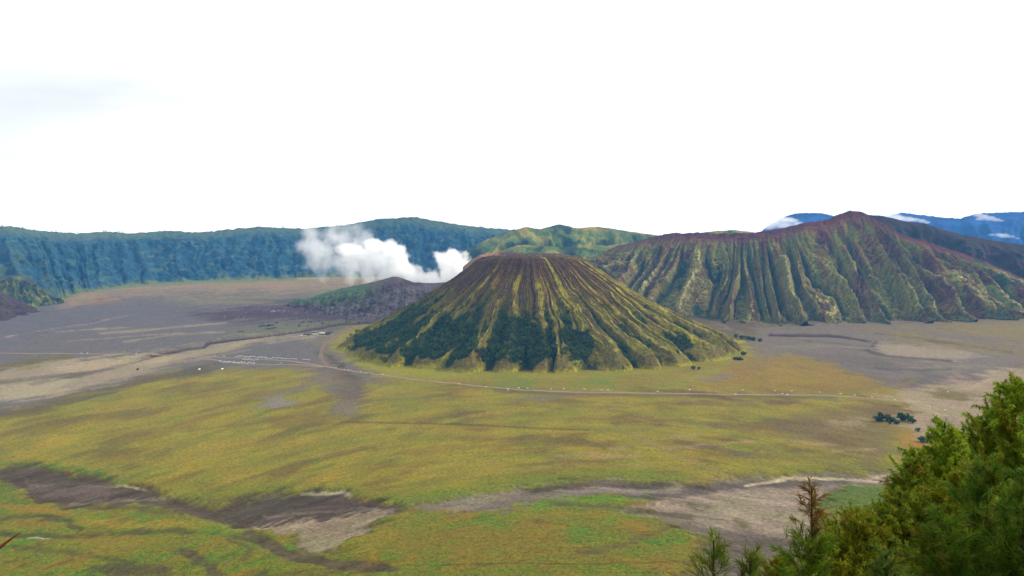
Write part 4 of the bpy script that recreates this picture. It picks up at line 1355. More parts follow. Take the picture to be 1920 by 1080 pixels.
def scatter_wood(name, label, P, smin, smax, variants=TREE_V, tone=1.0):
    VV, FF, CC, n = [], [], [], 0
    for i, p in enumerate(P):
        V_, F_, C_ = variants[i % 6]
        a = _t.uniform(0, 6.28); s = _t.uniform(smin, smax)
        c_, s_ = math.cos(a), math.sin(a)
        v = np.stack([(V_[:, 0] * c_ - V_[:, 1] * s_) * s + p[0], (V_[:, 0] * s_ + V_[:, 1] * c_) * s + p[1], V_[:, 2] * s + p[2] - .5], -1)
        VV.append(v); FF.append(F_ + n); CC.append(C_ * tone * _t.uniform(.75, 1.2)); n += len(v)
    o = link(name, raw_mesh(name, np.vstack(VV), np.vstack(FF), np.vstack(CC), smooth=False), [M_CROWN])
    tag(o, label, 'forest', kind='stuff')


def sample_surface(S, mask, n):
    X, Y, Z = S[0], S[1], S[2]
    idx = np.flatnonzero(mask.ravel())
    p = _t.choice(idx, min(n, len(idx)), replace=False)
    return np.stack([X.ravel()[p], Y.ravel()[p], Z.ravel()[p]], -1)


_X, _Y, _Z, _U, _V, _I = RIBS
scatter_wood('forest', 'dark scrub along the foot of the ribbed mountain',
             sample_surface(RIBS, (_V > .80) & (_V < 1.02) & (fbm(_X / 120, _Y / 120, 3, 230) > -.25), 900), .25, .95)
_X, _Y, _Z, _U, _V, _I = RIM
scatter_wood('forest', 'tiny trees along the skyline of the far blue wall',
             sample_surface(RIM, (_V > -.03) & (_V < .04) & (fbm(_U / 300, _V * 0, 3, 231) > -.2), 420), .5, 1.15)


def plain_tree(name, label, px, py, R0, H, seed, group=None, cat='tree', nclump=16, nleaf=14, lo=(54, 84, 20), hi=(98, 124, 34), trunk=True):
    x, y, _ = gp(px, py)
    z = ground_z(x, y)
    root = bpy.data.objects.new(name, None)
    COL.objects.link(root); root.location = (x, y, z)
    tag(root, label, cat, group)
    link('crown', crown_mesh('crown', R0 * 1.45, H * 1.1, nclump, nleaf, seed, c_lo=lo, c_hi=hi, base=.16 if trunk else .05), (), root)
    link('trunk', trunk_mesh('trunk', H * .75, .05 * H), (), root)
    return root


# grove on the right of the plain
for i, (a, b, r0, h, lb) in enumerate([
        (1648, 790, 10, 15, 'dark green tree at the left end of the grove on the right'),
        (1661, 789, 8.5, 13, 'second dark tree from the left end of the grove on the right'),
        (1673, 791, 6, 9, 'low dark tree in the dip in the middle of the grove'),
        (1681, 795, 5, 7, 'small bush standing in front of the grove on the right'),
        (1690, 788, 8.5, 15, 'tall dark tree right of the dip in the grove'),
        (1702, 790, 9, 14, 'broad dark tree near the right end of the grove'),
        (1712, 793, 5, 8, 'small tree at the right end of the grove beside the sand'),
        (1669, 796, 2.6, 4, 'reddish brown shrub at the front edge of the grove')]):
    plain_tree('grove_tree' if h > 5 else 'shrub', lb, a, b, r0, h, 300 + i, 'trees of the grove on the right', 'tree' if h > 5 else 'shrub',
               lo=(60, 52, 34) if h < 5 else (52, 82, 22), hi=(92, 72, 46) if h < 5 else (92, 120, 34))
for i, (a, b, r0, h, lb) in enumerate([
        (1720, 809, 4.5, 7, 'lone dark bush on the pale sand below the grove'),
        (1733, 829, 8, 8, 'dark bush half hidden by the foreground tree at the edge of the sand'),
        (1165, 696, 6, 16, 'single tall dark tree at the foot of the cone below the right gullies'),
        (1300, 694, 6, 11, 'taller of two dark trees on the grey mound right of the cone'),
        (1310, 693, 4, 8, 'smaller dark tree on the grey mound at the right foot of the cone'),
        (1394, 666, 7, 12, 'dark round tree standing alone right of the cone'),
        (1388, 675, 8, 7, 'low dark bush in front of the round tree right of the cone'),
        (1380, 674, 7, 6, 'low spreading bush left of the round tree right of the cone'),
        (1358, 672, 2.5, 9, 'tiny slender tree left of the low bushes right of the cone'),
        (1425, 640, 7, 9, 'dark bush at the right end of the strip of scrub beside the ash'),
        (1318, 666, 11, 13, 'large dark tree clump low on the right flank of the cone'),
        (1330, 667, 11, 14, 'largest dark tree clump low on the right flank of the cone'),
        (1412, 638, 9, 10, 'dark bush second from the right in the scrub beside the ash'),
        (1402, 637, 9, 11, 'dark bush in the middle of the scrub beside the ash'),
        (1392, 635, 9, 11, 'dark bush near the left end of the scrub beside the ash'),
        (1380, 632, 8, 9, 'dark bush at the left end of the scrub beside the ash'),
        (258, 694, 3, 5, 'tiny black bush alone on the pale sand at far left')]):
    plain_tree('bush' if h < 10 else 'plain_tree', lb, a, b, r0, h, 330 + i, 'scattered trees and bushes on the plain', 'bush' if h < 10 else 'tree')
for i in range(13):
    plain_tree('plain_tree', 'dark upright tree in the row on the ash plain left of the shrine', 486 + i * 2.2, 613.5 - i * .28 + (i % 3) * .5, 3.2, 11 - .45 * i, 360 + i,
               'row of trees on the ash plain', nclump=9, nleaf=8)
for i in range(9):
    plain_tree('bush', 'low dark bush in the strip in front of the tree row', 499 + i * 2.2, 618.2 - i * .35, 3.6, 4, 380 + i, 'strip of bushes on the ash plain', 'bush', 7, 8)
for i in range(4):
    plain_tree('bush', 'small dark bush in the cluster left of the tree row', 448 + i * 2.6, 623.2 - .2 * i, 3, 5, 395 + i, 'bush cluster on the ash plain', 'bush', 7, 8)
for i in range(26):
    a, b = _t.uniform(500, 690), 0
    b = 612 - (a - 500) * .06 + _t.uniform(-14, 4)
    if (b < 604 and a > 560): b = 603 + _t.uniform(0, 3)
    plain_tree('bush', 'scattered dark bush on the lava field behind the shrine', a, b, _t.uniform(2.5, 6), _t.uniform(3, 7), 410 + i, 'bushes on the lava field', 'bush', 7, 8)


# ------------------------------------------------------------------ pale boulders on the lava field
def boulders():
    b = MB()
    q = np.random.default_rng(77)
    for i in range(170):
        if i < 60:
            a, c = q.normal(520, 14), q.normal(583, 1.6)
        else:
            a, c = q.uniform(420, 720), 0
            c = q.uniform(572, 602) - (a - 420) * .02
        x, y, _ = gp(a, c)
        s = q.uniform(1.0, 3.2)
        z = ground_z(x, y)
        n = 6
        vs = [(x + s * q.uniform(.7, 1.2) * math.cos(k * 6.283 / n), y + s * q.uniform(.7, 1.2) * math.sin(k * 6.283 / n), z - .5) for k in range(n)]
        vs += [(x + s * .6 * q.uniform(.6, 1.2) * math.cos(k * 6.283 / n + .3), y + s * .6 * q.uniform(.6, 1.2) * math.sin(k * 6.283 / n + .3), z + s * q.uniform(.5, .9)) for k in range(n)]
        fs = [(k, (k + 1) % n, n + (k + 1) % n, n + k) for k in range(n)] + [tuple(range(n, 2 * n))]
        b.add(vs, fs)
    me = b.mesh('boulders')
    o = link('boulder_field', me, [M_ROCK])
    tag(o, 'pale boulders strewn over the dark lava field', 'boulders', kind='stuff')


boulders()


# ------------------------------------------------------------------ vehicles
def car_mesh(name, long=4.6, body=M_WHITE):
    b = MB()
    w, L = 1.9, long
    b.box((0, 0, .55), (L, w, .62), 0, 0, .98)
    b.box((-.25, 0, 1.17), (L * .66, w * .94, .78), 1, 0, .9)          # glass band of the cabin
    b.box((-.25, 0, 1.955), (L * .60, w * .86, .09), 0, 0, .95)       # roof
    for k in (-.33, -.02, .3):                                         # pillars
        for s in (-1, 1):
            b.box((-.25 + k * L * .62 * .96, s * w * .445, 1.16), (.16, .1, .80), 0)
    b.box((L * .5 + .05, 0, .5), (.14, w * .9, .26), 1)
    b.box((-L * .5 - .05, 0, .5), (.14, w * .9, .26), 1)
    b.box((-L * .5 - .18, 0, .85), (.22, .7, .7), 2)                   # spare wheel
    for sx in (-.31, .31):
        for s in (-1, 1):
            b.tube([(sx * L, s * (w / 2 - .22), .42), (sx * L, s * (w / 2 + .03), .42)], [.42, .42], 10, 2)
    me = b.mesh(name)
    for m in (body, M_GLASS, M_TYRE): me.materials.append(m)
    return me


CAR = car_mesh('off_road_car')
CAR2 = car_mesh('long_car', 5.4)
M_GREY = plain_mat('grey_paint', (.16, .17, .19), .35, .05)
CAR3 = car_mesh('dark_car', 4.6, M_GREY)
_c = np.random.default_rng(91)


def put_car(px, py, label, group, rz=None, me=None, scale=1.0):
    x, y, _ = gp(px, py)
    o = bpy.data.objects.new('car', me or (CAR if _c.random() < .6 else CAR2))
    COL.objects.link(o)
    o.location = (x, y, ground_z(x, y) + .30)
    o.rotation_euler.z = _c.normal(0, .25) if rz is None else rz
    o.scale = (scale,) * 3
    tag(o, label, 'car', group)


for i in range(46):
    a = 442 + i * 2.15 + _c.uniform(-1, 1)
    put_car(a, 668.0 + (a - 442) * .055 + _c.uniform(-1.0, 1.6), 'white car in the %s of the upper row of the car park' % ('left part', 'middle', 'right part')[i * 3 // 46], 'upper row of the car park, ' + ('left part', 'middle', 'right part')[i * 3 // 46])
for i in range(34):
    a = 412 + i * 2.0 + _c.uniform(-1, 1)
    put_car(a, 678.4 + (a - 412) * .04 + _c.uniform(-1.4, 2.0), 'white car in the %s of the lower row of the car park' % ('left part', 'middle', 'right part')[i * 3 // 34], 'lower row of the car park, ' + ('left part', 'middle', 'right part')[i * 3 // 34])
for i in range(10):
    put_car(456 + i * 3, 674.8 + _c.uniform(-.6, .6) + i * .1, 'white car standing between the two rows of the car park', 'cars between the two parking rows')
for i in range(7):
    put_car(542 + i * 2.3, 673.4 + i * .12, 'white car in the short queue right of the car park', 'cars queuing right of the car park')
for i in range(5):
    put_car(568 + i * 3.0, 674.4 + i * .3, 'white car in the small bunch at the road bend left of the cone', 'cars bunched at the road bend')
ROADCARS = [
    (153, 663.5, 'white car alone on the far left stretch of the dirt road'), (164, 663, 'white car next right of the leftmost car on the dirt road'),
    (255, 663.5, 'white car on the dirt road where the pale sand sheet meets it'), (286, 664.5, 'white car on the dirt road by the dark stream bed'),
    (402, 667.5, 'white car on the road just left of the crowded car park'), (420, 668.5, 'white car entering the crowded car park from the left'),
    (527, 681, 'white car on the lower track right of the car park'), (630, 690, 'white car on the road at the left toe of the cone'),
    (646, 693, 'first of two close white cars on the road at the left toe of the cone'), (653, 695, 'second of two close white cars at the left toe of the cone'),
    (676, 698, 'white car on the road below the lowest left spur of the cone'), (692, 701, 'dark car on the road below the left spurs of the cone'),
    (717, 703, 'white car on the road in front of the dark left gullies'), (861, 721, 'white car alone on the road below the middle left spurs'),
    (911, 726, 'white car on the road below the wide central facet of the cone'), (951, 730, 'white car pulled off the road in front of the cone, left of a pair'),
    (953, 732, 'white car on the near verge in front of the cone'), (973, 728, 'white car on the road right of the verge pair'),
    (989, 729, 'white car on the road below the central facet, right of the pair'), (1033, 731, 'white car on the road left of the grey ash patch'),
    (1057, 730, 'white car on the road above the grey ash patch'), (1096, 731, 'white car on the road right of the grey ash patch'),
    (1128, 732, 'left one of a pair of cars on the road below the right spurs'), (1140, 732, 'right one of a pair of cars on the road below the right spurs'),
    (1233, 735, 'white car on the road below the grey mound'), (1293, 732, 'white car on the road right below the grey mound'),
    (1379, 740, 'small white car on the near edge of the road'), (1392, 732, 'white car on the road straight below the round tree'),
    (1453, 734, 'white car at the left of the close group of four on the road'), (1467, 739, 'left near car of the close group of four on the road'),
    (1476, 740, 'right near car of the close group of four on the road'), (1484, 734, 'white car at the right of the close group of four'),
    (1537, 736, 'white car on the road between the group of four and the sand'), (1576, 739, 'white car on the road approaching the sand flat'),
    (1603, 742, 'white car with dark side on the road near the sand flat'), (1635, 746, 'white car where the road turns pale before the sand'),
    (1678, 751, 'last white car on the road before it fades into the sand'), (1743, 763, 'white car on the sand flat, leftmost of three'),
    (1772, 770, 'white car in the middle of the sand flat'), (1785, 767, 'larger white car on the sand flat, right of the middle one'),
    (1817, 775, 'white car on the sand seen through the tree edge'), (1777, 736, 'white car beyond the scrub patch on the sand'),
    (650, 613, 'white car at the top of the track beside the cone')]
for a, b, lb in ROADCARS:
    put_car(a, b, lb, 'cars strung along the dirt road', me=CAR3 if 'dark car' in lb else None, scale=1.12)


# tents at the edge of the grass, left of the car park
def tent(px, py, label):
    x, y, _ = gp(px, py)
    b = MB()
    for k in range(9):
        t0, t1 = math.pi * k / 9, math.pi * (k + 1) / 9
        ring = []
        for xx in (-3, 3):
            for t in (t0, t1):
                ring.append((xx, -2.1 * math.cos(t), 2.3 * math.sin(t)))
        b.add(ring, [(0, 1, 3, 2)])
    for xx in (-3, 3):
        b.add([(xx, -2.1 * math.cos(math.pi * k / 9), 2.3 * math.sin(math.pi * k / 9)) for k in range(10)], [tuple(range(10))])
    me = b.mesh('tent'); me.materials.append(M_WHITE)
    o = link('tent', me)
    o.location = (x, y, ground_z(x, y)); o.rotation_euler.z = .3
    tag(o, label, 'tent', 'white tents at the grass edge')


tent(374, 692.5, 'white arched tent on the grass edge, left one')
tent(417, 692, 'white arched tent below the middle of the car park')


# ------------------------------------------------------------------ shrine on the plain
def place(px, py, dz=0):
    x, y, _ = gp(px, py)
    return x, y, ground_z(x, y) + dz


def root_at(name, label, cat, px, py, rz=0, group=None):
    o = bpy.data.objects.new(name, None)
    COL.objects.link(o); o.location = place(px, py); o.rotation_euler.z = rz
    return tag(o, label, cat, group)


def part(name, b, mat, root):
    me = b.mesh(name)
    return link(name, me, [mat], root)


def hall(label, px, py, L, W, h, rh, wall=M_STONE, roof=M_ROOF, rz=.05, nwin=4):
    r = root_at('shrine_hall', label, 'building', px, py, rz, 'halls of the shrine')
    b = MB(); b.box((0, 0, -.5), (L, W, h + .5)); part('wall', b, wall, r)
    b = MB(); b.gable((0, 0, h), (L + 2.4, W + 2.4), rh); part('roof', b, roof, r)
    b = MB(); b.box((0, -W / 2 - .05, 0), (1.6, .16, min(2.4, h - .4))); part('door', b, M_ROOF, r)
    for k in range(nwin):
        xx = -L * .42 + L * .84 * k / max(1, nwin - 1)
        if abs(xx) < 1.8: continue
        b = MB(); b.box((xx, -W / 2 - .04, 1.1), (1.2, .12, 1.2)); part('window', b, M_GLASS, r)


hall('small white house with a dark roof at the left end of the shrine', 563, 629.5, 13, 9, 5, 3, M_WHITE)
hall('long dark roofed hall behind the white house of the shrine', 574, 627, 20, 9, 3.6, 3.6)
hall('long low dark hall in the middle of the shrine', 588, 625.5, 26, 9, 3.4, 3.4)
hall('white walled low hall along the front of the shrine court', 592, 628.2, 24, 7, 4.2, 1.4, M_STONE, M_STONE)
hall('pale yellow hall at the right of the shrine court', 604, 627, 18, 10, 6.5, 2.2, M_STONE, M_STONE)


def tower(label, px, py, h):
    r = root_at('shrine_tower', label, 'tower', px, py, 0, 'towers of the shrine')
    b = MB(); b.box((0, 0, -.5), (5.2, 5.2, 3.5)); part('plinth', b, M_STONE, r)
    z = 3.0
    n = 4
    for k in range(n):
        s = 4.2 * (1 - .16 * k)
        b = MB(); b.box((0, 0, z), (s * .6, s * .6, h / n * .5)); part('storey', b, M_STONE, r)
        z += h / n * .5
        b = MB(); b.box((0, 0, z), (s * 1.25, s * 1.25, h / n * .5), 0, 0, .35); part('roof_tier', b, M_ROOF, r)
        z += h / n * .5
    b = MB(); b.box((0, 0, z), (.5, .5, 1.6), 0, 0, .2); part('finial', b, M_ROOF, r)


tower('left one of the three dark tiered towers of the shrine', 597.5, 624, 11)
tower('middle one of the three dark tiered towers of the shrine', 602, 623.6, 12.5)
tower('right one of the three dark tiered towers of the shrine', 606, 623.8, 11.5)
r_ = root_at('courtyard_wall', 'low dark stone wall round the shrine court', 'wall', 594, 626.5, .05)
for nm, c_, d_ in (('front_wall', (0, -16, -.5), (96, .8, 3.0)), ('back_wall', (0, 22, -.5), (96, .8, 3.0)), ('side_wall', (-48.6, 3, -.5), (.8, 37, 3.0)),
                   ('side_wall', (48.6, 3, -.5), (.8, 37, 3.0))):
    b_ = MB(); b_.box(c_, d_); part(nm, b_, M_ROOF, r_)
for i, (a, b, h) in enumerate([(612, 626.5, 8), (615, 625, 11), (618, 625.5, 10), (621, 626, 9), (617, 627.5, 7), (613, 628, 6), (624, 625, 8), (578, 629, 4), (571, 627, 6)]):
    plain_tree('shrine_tree', 'dark tree among those beside the towers of the shrine', a, b, 3.4, h, 450 + i, 'trees beside the shrine', nclump=8, nleaf=8, lo=(44, 54, 46), hi=(72, 84, 64))


# ------------------------------------------------------------------ smoke of the crater
def puff_volume(name, label, cat, puffs, density, nscale, edge, colour, seed=0, kind='stuff', step=.06, sharp=.45, aniso=0.0, squash=1.0):
    """a volume whose hull is the union of the puffs; density falls off inside it and is broken up by noise"""
    import bmesh
    bm = bmesh.new()
    for (x, y, z, r) in puffs:
        m_ = __import__('mathutils').Matrix.Translation((x, y, z)) @ __import__('mathutils').Matrix.Diagonal((r * 1.3, r * 1.3, r * 1.3 / squash, 1))
        bmesh.ops.create_icosphere(bm, subdivisions=2, radius=1.0, matrix=m_)
    me = bpy.data.meshes.new(name); bm.to_mesh(me); bm.free()
    o = link(name, me)
    md = o.modifiers.new('union', 'REMESH'); md.mode = 'VOXEL'
    md.voxel_size = min(p[3] for p in puffs) * .26 / squash ** .5
    m, n, l = new_mat(name)
    out = n.new('ShaderNodeOutputMaterial')
    vol = n.new('ShaderNodeVolumePrincipled')
    vol.inputs['Color'].default_value = (*colour, 1)
    vol.inputs['Anisotropy'].default_value = aniso
    tc = n.new('ShaderNodeTexCoord')
    nz = n.new('ShaderNodeTexNoise'); nz.inputs['Scale'].default_value = nscale; nz.inputs['Detail'].default_value = 6; nz.inputs['Roughness'].default_value = .6
    nz.noise_dimensions = '4D'; nz.inputs['W'].default_value = seed
    l.new(tc.outputs['Object'], nz.inputs['Vector'])
    sq = n.new('ShaderNodeVectorMath'); sq.operation = 'MULTIPLY'; sq.inputs[1].default_value = (1, 1, squash)
    l.new(tc.outputs['Object'], sq.inputs[0])
    last = None
    for (x, y, z, r) in puffs:
        d = n.new('ShaderNodeVectorMath'); d.operation = 'DISTANCE'
        d.inputs[1].default_value = (x, y, z * squash)
        l.new(sq.outputs['Vector'], d.inputs[0])
        a = n.new('ShaderNodeMath'); a.operation = 'MULTIPLY_ADD'
        a.inputs[1].default_value = -1 / r; a.inputs[2].default_value = 1.0
        l.new(d.outputs['Value'], a.inputs[0])
        if last is None: last = a
        else:
            mx = n.new('ShaderNodeMath'); mx.operation = 'SMOOTH_MAX'; mx.inputs[2].default_value = .12
            l.new(last.outputs[0], mx.inputs[0]); l.new(a.outputs[0], mx.inputs[1])
            last = mx
    ad = n.new('ShaderNodeMath'); ad.operation = 'MULTIPLY_ADD'
    ad.inputs[1].default_value = edge; ad.inputs[2].default_value = -edge * .5 - .06
    l.new(nz.outputs['Fac'], ad.inputs[0])
    sm = n.new('ShaderNodeMath'); sm.operation = 'ADD'
    l.new(last.outputs[0], sm.inputs[0]); l.new(ad.outputs[0], sm.inputs[1])
    mr = n.new('ShaderNodeMapRange'); mr.interpolation_type = 'SMOOTHSTEP'
    mr.inputs['From Min'].default_value = .04; mr.inputs['From Max'].default_value = sharp
    mr.inputs['To Max'].default_value = density
    l.new(sm.outputs[0], mr.inputs['Value'])
    l.new(mr.outputs['Result'], vol.inputs['Density'])
    l.new(vol.outputs['Volume'], out.inputs['Volume'])
    m.cycles.volume_step_rate = step
    me.materials.append(m)
    tag(o, label, cat, kind=kind)
    return o


def puffs_px(rows, dist):
    out_ = []
    for a, b, r in rows:
        d = dist + _t.uniform(-40, 40)
        p = pt(a, b, d)
        out_.append((p[0], p[1], p[2], r * d / FPX * 1.25))
    return out_


SMOKE = puffs_px([(850, 536, 22), (866, 515, 22), (838, 490, 20), (850, 480, 17), (826, 480, 12), (862, 494, 20), (880, 500, 16), (884, 520, 20), (836, 512, 20),
                  (812, 520, 19), (790, 521, 16), (770, 512, 19), (748, 500, 24), (735, 480, 24), (730, 466, 16), (712, 490, 26), (700, 468, 20), (690, 490, 22), (690, 508, 16),
                  (676, 478, 20), (655, 478, 18), (644, 470, 14), (660, 496, 14), (724, 510, 18), (800, 535, 18), (770, 530, 16), (826, 535, 20)], 4960)
puff_volume('smoke', 'dense white smoke plume pouring from behind the dark ash hill', 'smoke', SMOKE, .024, .0135, 2.5, (.9995, .9995, .998), 1.0, step=.045, sharp=.5)
THIN = puffs_px([(600, 470, 34), (580, 440, 26), (620, 440, 30), (650, 440, 28), (610, 495, 30), (640, 495, 30), (660, 505, 26), (690, 512, 24), (720, 520, 20), (670, 450, 26),
                 (575, 462, 24), (590, 490, 24)], 5150)
puff_volume('smoke', 'thin veil of drifting smoke left of the dense plume', 'smoke', THIN, .0068, .0085, 3.0, (.998, .998, .998), 5.0, step=.05, sharp=.8)


# low cloud lying on the far blue mountains
def low_cloud(label, rows, dist, dens, seed):
    P = []
    for a, b, r in rows:
        p = pt(a, b, dist + _t.uniform(-60, 60))
        P.append((p[0], p[1], p[2], r * 2.6 * dist / FPX))
    puff_volume('low_cloud', label, 'cloud', P, dens * .55, .004, 1.3, (.997, .997, .997), seed, step=.05, sharp=.6, squash=2.4)


low_cloud('white cloud bank at the left foot of the pale blue mountain', [(1452, 418, 9), (1464, 412, 9), (1476, 412, 7), (1486, 414, 6), (1440, 424, 8), (1496, 420, 6), (1470, 422, 9)], 11000, .012, 2)
low_cloud('white cloud bank on the brown peak\'s right shoulder', [(1676, 408, 9), (1690, 410, 7), (1704, 411, 7), (1716, 412, 6), (1728, 414, 5), (1738, 417, 4), (1660, 404, 9), (1672, 400, 8)], 10700, .014, 3)
low_cloud('thin cloud wisp across the notch of the blue mountains', [(1832, 403, 5), (1844, 406, 5), (1856, 409, 5), (1868, 412, 4), (1878, 414, 3), (1838, 410, 4)], 10700, .010, 4)
low_cloud('small cloud wisp low on the blue mountain at the right edge', [(1860, 440, 4), (1872, 440, 5), (1884, 442, 5), (1896, 444, 4), (1908, 447, 3)], 10700, .010, 5)


# ------------------------------------------------------------------ haze over the caldera
def haze_box():
    b = MB()
    b.box((0, 0, -14), (28000, 28000, 790))
    me = b.mesh('haze')
    m, n, l = new_mat('haze_air')
    out = n.new('ShaderNodeOutputMaterial')
    v = n.new('ShaderNodeVolumePrincipled')
    v.inputs['Color'].default_value = (*HAZE_C, 1)
    v.inputs['Density'].default_value = HAZE_D
    v.inputs['Anisotropy'].default_value = 0.0
    l.new(v.outputs['Volume'], out.inputs['Volume'])
    me.materials.append(m)
    o = link('haze', me)
    tag(o, 'thin blue haze over the caldera', 'haze', kind='stuff')


haze_box()


# ------------------------------------------------------------------ foreground trees
_f = np.random.default_rng(55)


def needle_mesh(name, pos, dirs, cols, n, length, width, spread, droop):
    """pos, dirs, cols: (k,3) tufts. n needles each, every needle a thin bent blade of three triangles"""
    k = len(pos)
    P = np.repeat(pos, n, 0); D = np.repeat(dirs, n, 0); C = np.repeat(cols, n, 0)
    m = len(P)
    d = D + spread * _f.normal(size=(m, 3))
    d /= np.linalg.norm(d, axis=1, keepdims=True)
    L = length * _f.uniform(.55, 1.15, (m, 1))
    base = P + D * (_f.uniform(-.5, .5, (m, 1)) * length * .9)
    mid = base + d * L * .55
    tip = base + d * L - np.array([0, 0, 1.0]) * droop * L * _f.uniform(.4, 1.2, (m, 1))
    s = np.cross(d, _f.normal(size=(m, 3))); s /= np.linalg.norm(s, axis=1, keepdims=True) + 1e-9
    w = width * _f.uniform(.7, 1.2, (m, 1))
    V = np.stack([base - s * w * .4, base + s * w * .4, mid - s * w * .5, mid + s * w * .5, tip], 1).reshape(-1, 3)
    i = np.arange(m)[:, None] * 5
    F = np.concatenate([i + np.array([[0, 1, 3]]), i + np.array([[0, 3, 2]]), i + np.array([[2, 3, 4]])], 0)
    C = np.repeat(C * _f.uniform(.75, 1.3, (m, 1)), 5, 0)
    return raw_mesh(name, V, F, C, smooth=False)


def needle_tree(name, label, px, py, dist, visible, radius, n_br, pal, tuft=.20, width=.014, n_need=16, tuft_gap=.09, up=.55, droop=.25,
                cat='tree', red_top=0.0, bare=0.0, group=None, spread=.55, lean=0.0, sub=5, parts_max=14, shape=.75):
    """px, py: the tip of the tree in the photograph; visible: metres of crown that are built below the tip; radius at that depth"""
    top = pt(px, py, dist)
    gz = float(hill_z(np.array(top[0]), np.array(top[1]))) - .3
    H = top[2] - gz
    root = bpy.data.objects.new(name, None); COL.objects.link(root); root.location = (top[0], top[1], gz)
    tag(root, label, cat, group)
    r0 = (.012 if dist > 12 else .0065) * H + .008
    b = MB()
    nseg = 10
    bend = _f.normal(0, .012 * H, (nseg + 1, 2)) * np.sin(np.linspace(0, math.pi, nseg + 1))[:, None]
    path = [(bend[i, 0] + lean * (1 - i / nseg), bend[i, 1], H * i / nseg) for i in range(nseg + 1)]
    b.tube(path, [r0 * (1 - .93 * i / nseg) + .004 for i in range(nseg + 1)], 7)
    part('trunk', b, M_BARK, root).data.polygons.foreach_set('use_smooth', [True] * len(b.f))

    def at(z):
        t = np.clip(z / H * nseg, 0, nseg - 1e-6); i = int(t); f = t - i
        return np.array(path[i]) * (1 - f) + np.array(path[i + 1]) * f
    tp, td, tcol = [], [], []
    twig = MB()
    az = _f.uniform(0, 6.28)
    for i in range(n_br):
        f = (i + _f.uniform(0, .8)) / n_br
        depth_ = visible * f ** .8
        z = H - .03 * visible - depth_
        if z < .3: break
        az += 2.399 + _f.uniform(-.5, .5)
        Lb = radius * (.10 + .90 * f ** shape) * _f.uniform(.6, 1.18)
        p0 = at(z)
        el = up * _f.uniform(.7, 1.3)
        d = np.array([math.cos(az) * math.cos(el), math.sin(az) * math.cos(el), math.sin(el)])
        pts_ = [p0]
        k = 6
        for j in range(1, k + 1):
            dd = d + np.array([0, 0, .10 * j * (up - .2)]) + _f.normal(0, .09, 3)
            pts_.append(pts_[-1] + dd / np.linalg.norm(dd) * Lb / k)
        bb = MB() if i < parts_max else twig
        rb = (.010 + .012 * Lb) * (.5 if dist < 12 else 1)
        bb.tube(pts_, [rb * (1 - .8 * j / k) for j in range(k + 1)], 5)
        if i < parts_max: part('branch', bb, M_BARK, root)
        hue = _f.random()
        # side twigs with tufts
        for s in range(max(2, int(sub * (.5 + Lb / radius)))):
            u = _f.uniform(.18, 1.0) if s else 1.0
            q = u * k; jj = min(int(q), k - 1)
            a = pts_[jj] + (pts_[jj + 1] - pts_[jj]) * (q - jj)
            fw = pts_[jj + 1] - pts_[jj]; fw = fw / np.linalg.norm(fw)
            dd = fw * .8 + _f.normal(0, .55, 3) + np.array([0, 0, .25])
            dd /= np.linalg.norm(dd)
            Lt = Lb * _f.uniform(.18, .42) + tuft * .5
            e = a + dd * Lt
            twig.tube([a, (a + e) / 2 + _f.normal(0, .02, 3), e], [rb * .35, rb * .28, rb * .12], 3)
            nt = max(1, int(Lt / tuft_gap))
            topness = 1 - f
            for j in range(nt + 1):
                if _f.random() < bare or (red_top and f < red_top and _f.random() < .4): continue
                w = (j + .6) / (nt + .6)
                tp.append(a + (e - a) * w)
                t2 = dd + _f.normal(0, .25, 3)
                td.append(t2 / np.linalg.norm(t2))
                ww = _f.random()
                c = alb(*pal[0]) * (1 - ww) + alb(*pal[1]) * ww
                if hue > .90: c = c * .35 + alb(*pal[2]) * .65
                elif _f.random() < .06: c = c * .5 + alb(*pal[2]) * .5
                if red_top and f < red_top: c = c * .15 + alb(150, 98, 44) * .85
                tcol.append(c)
    if twig.f:
        part('twigs', twig, M_BARK, root)['kind'] = 'stuff'
    me = needle_mesh('needles', np.array(tp), np.array(td), np.array(tcol), n_need, tuft, width, spread, droop)
    o = link('needles', me, [M_LEAF], root); o['kind'] = 'stuff'
    return root


BRIGHT = [(132, 176, 34), (188, 212, 56), (184, 156, 36)]
YELLOW = [(128, 148, 24), (172, 176, 40), (176, 128, 30)]
DARK = [(74, 120, 24), (122, 156, 44), (128, 124, 34)]
OLIVE = [(120, 152, 30), (164, 178, 48), (172, 134, 36)]
needle_tree('conifer_tree', 'tall bright green feathery conifer rising highest at the right edge', 1912, 712, 23, 6.0, 3.0, 170, BRIGHT, .125, .019, 15, .062, .55, .3, sub=12, spread=1.1)
needle_tree('conifer_tree', 'yellow green feathery conifer with a forked top left of the tallest one', 1772, 792, 20, 4.2, 1.9, 110, BRIGHT, .115, .017, 15, .058, .6, .3, sub=11, spread=1.1)
needle_tree('conifer_tree', 'small conifer with thin bare shoots at the left edge of the big trees', 1716, 846, 19, 3.2, 1.25, 64, OLIVE, .11, .016, 15, .06, .7, .3, sub=9, spread=1.1)
needle_tree('conifer_tree', 'rust tinged conifer in the middle of the foreground clump', 1812, 880, 17, 2.9, 1.7, 84, YELLOW, .11, .016, 15, .058, .5, .3, sub=11, spread=1.1)
needle_tree('conifer_bush', 'olive bush spreading twiggy branches over the green field', 1688, 922, 17, 2.4, 1.6, 76, OLIVE, .11, .016, 15, .058, .45, .35, 'bush', sub=11, spread=1.1)
needle_tree('conifer_bush', 'yellow orange bush below the green field at the centre of the clump', 1606, 966, 16, 1.9, 1.15, 60, YELLOW, .10, .014, 15, .055, .5, .3, 'bush', sub=10, spread=1.1)
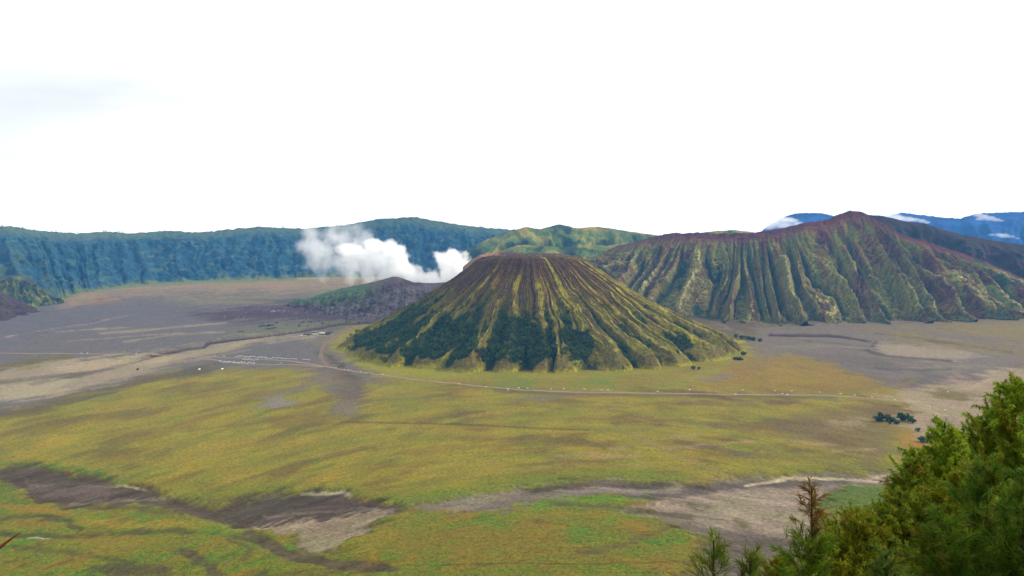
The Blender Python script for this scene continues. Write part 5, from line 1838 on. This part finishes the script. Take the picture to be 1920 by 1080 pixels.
needle_tree('conifer_bush', 'low yellow orange bush at the bottom edge left of the slim pine', 1472, 1046, 15, 1.0, .65, 36, YELLOW, .09, .013, 15, .05, .6, .25, 'bush', sub=9, spread=1.1)
needle_tree('pine_tree', 'dark green long needled pine in the bottom right corner', 1856, 868, 9.5, 1.9, .85, 40, DARK, .15, .0065, 24, .06, .85, .2, sub=5, spread=.42, bare=.15)
needle_tree('pine_tree', 'second dark long needled pine left of the corner one', 1768, 962, 9.0, 1.2, .55, 28, DARK, .14, .0062, 24, .06, .9, .2, sub=5, spread=.42, bare=.15)
needle_tree('pine_tree', 'dark pine at the extreme right edge', 1925, 890, 8.6, 1.7, .62, 32, DARK, .14, .0062, 24, .06, .9, .2, sub=5, spread=.42, bare=.15)
needle_tree('pine_tree', 'slim pine with a rusty dead top standing apart against the ash', 1522, 914, 10, 1.35, .46, 44, [(88, 136, 22), (146, 172, 50), (130, 120, 40)], .13, .0065, 20, .06, .95, .12,
            red_top=.42, sub=4, shape=.9, bare=.4, spread=.42)
needle_tree('pine_sapling', 'leftmost pine shoot at the bottom edge with a bare red tip', 1338, 1012, 8.0, .55, .19, 13, [(88, 128, 24), (146, 168, 60), (130, 100, 44)], .12, .0055, 18, .07, 1.0, .08,
            'sapling', sub=3, shape=.6, spread=.4, bare=.25)
needle_tree('pine_sapling', 'second small pine shoot at the bottom edge', 1408, 1044, 8.0, .40, .16, 11, [(88, 128, 24), (146, 168, 60), (130, 100, 44)], .12, .0055, 18, .07, 1.0, .08,
            'sapling', sub=3, shape=.6, spread=.4, bare=.25)
needle_tree('pine_sapling', 'pale green pine shoot catching light below the yellow bush', 1662, 1040, 7.5, .40, .17, 12, [(80, 118, 36), (126, 154, 60), (120, 100, 50)], .11, .006, 24, .06, .95, .1,
            'sapling', sub=3, shape=.6, spread=.4, bare=.25)

# reddish blade of dry grass at the left edge
b_ = MB()
p_ = [pt(-330, 1500, 1.5), pt(-200, 1280, 1.5), pt(-90, 1110, 1.5), pt(-20, 1042, 1.5), pt(10, 1018, 1.5), pt(37, 999, 1.5)]
p_.insert(0, np.array([p_[0][0] - .15, 1.5, 416.6]))
b_.tube(p_, [.005, .005, .005, .005, .0045, .003, .0006], 6)
me_ = b_.mesh('dry_stem', True)
o_ = link('dry_stem', me_, [M_STEM])
tag(o_, 'reddish brown dry stem poking in at the lower left edge', 'stem')
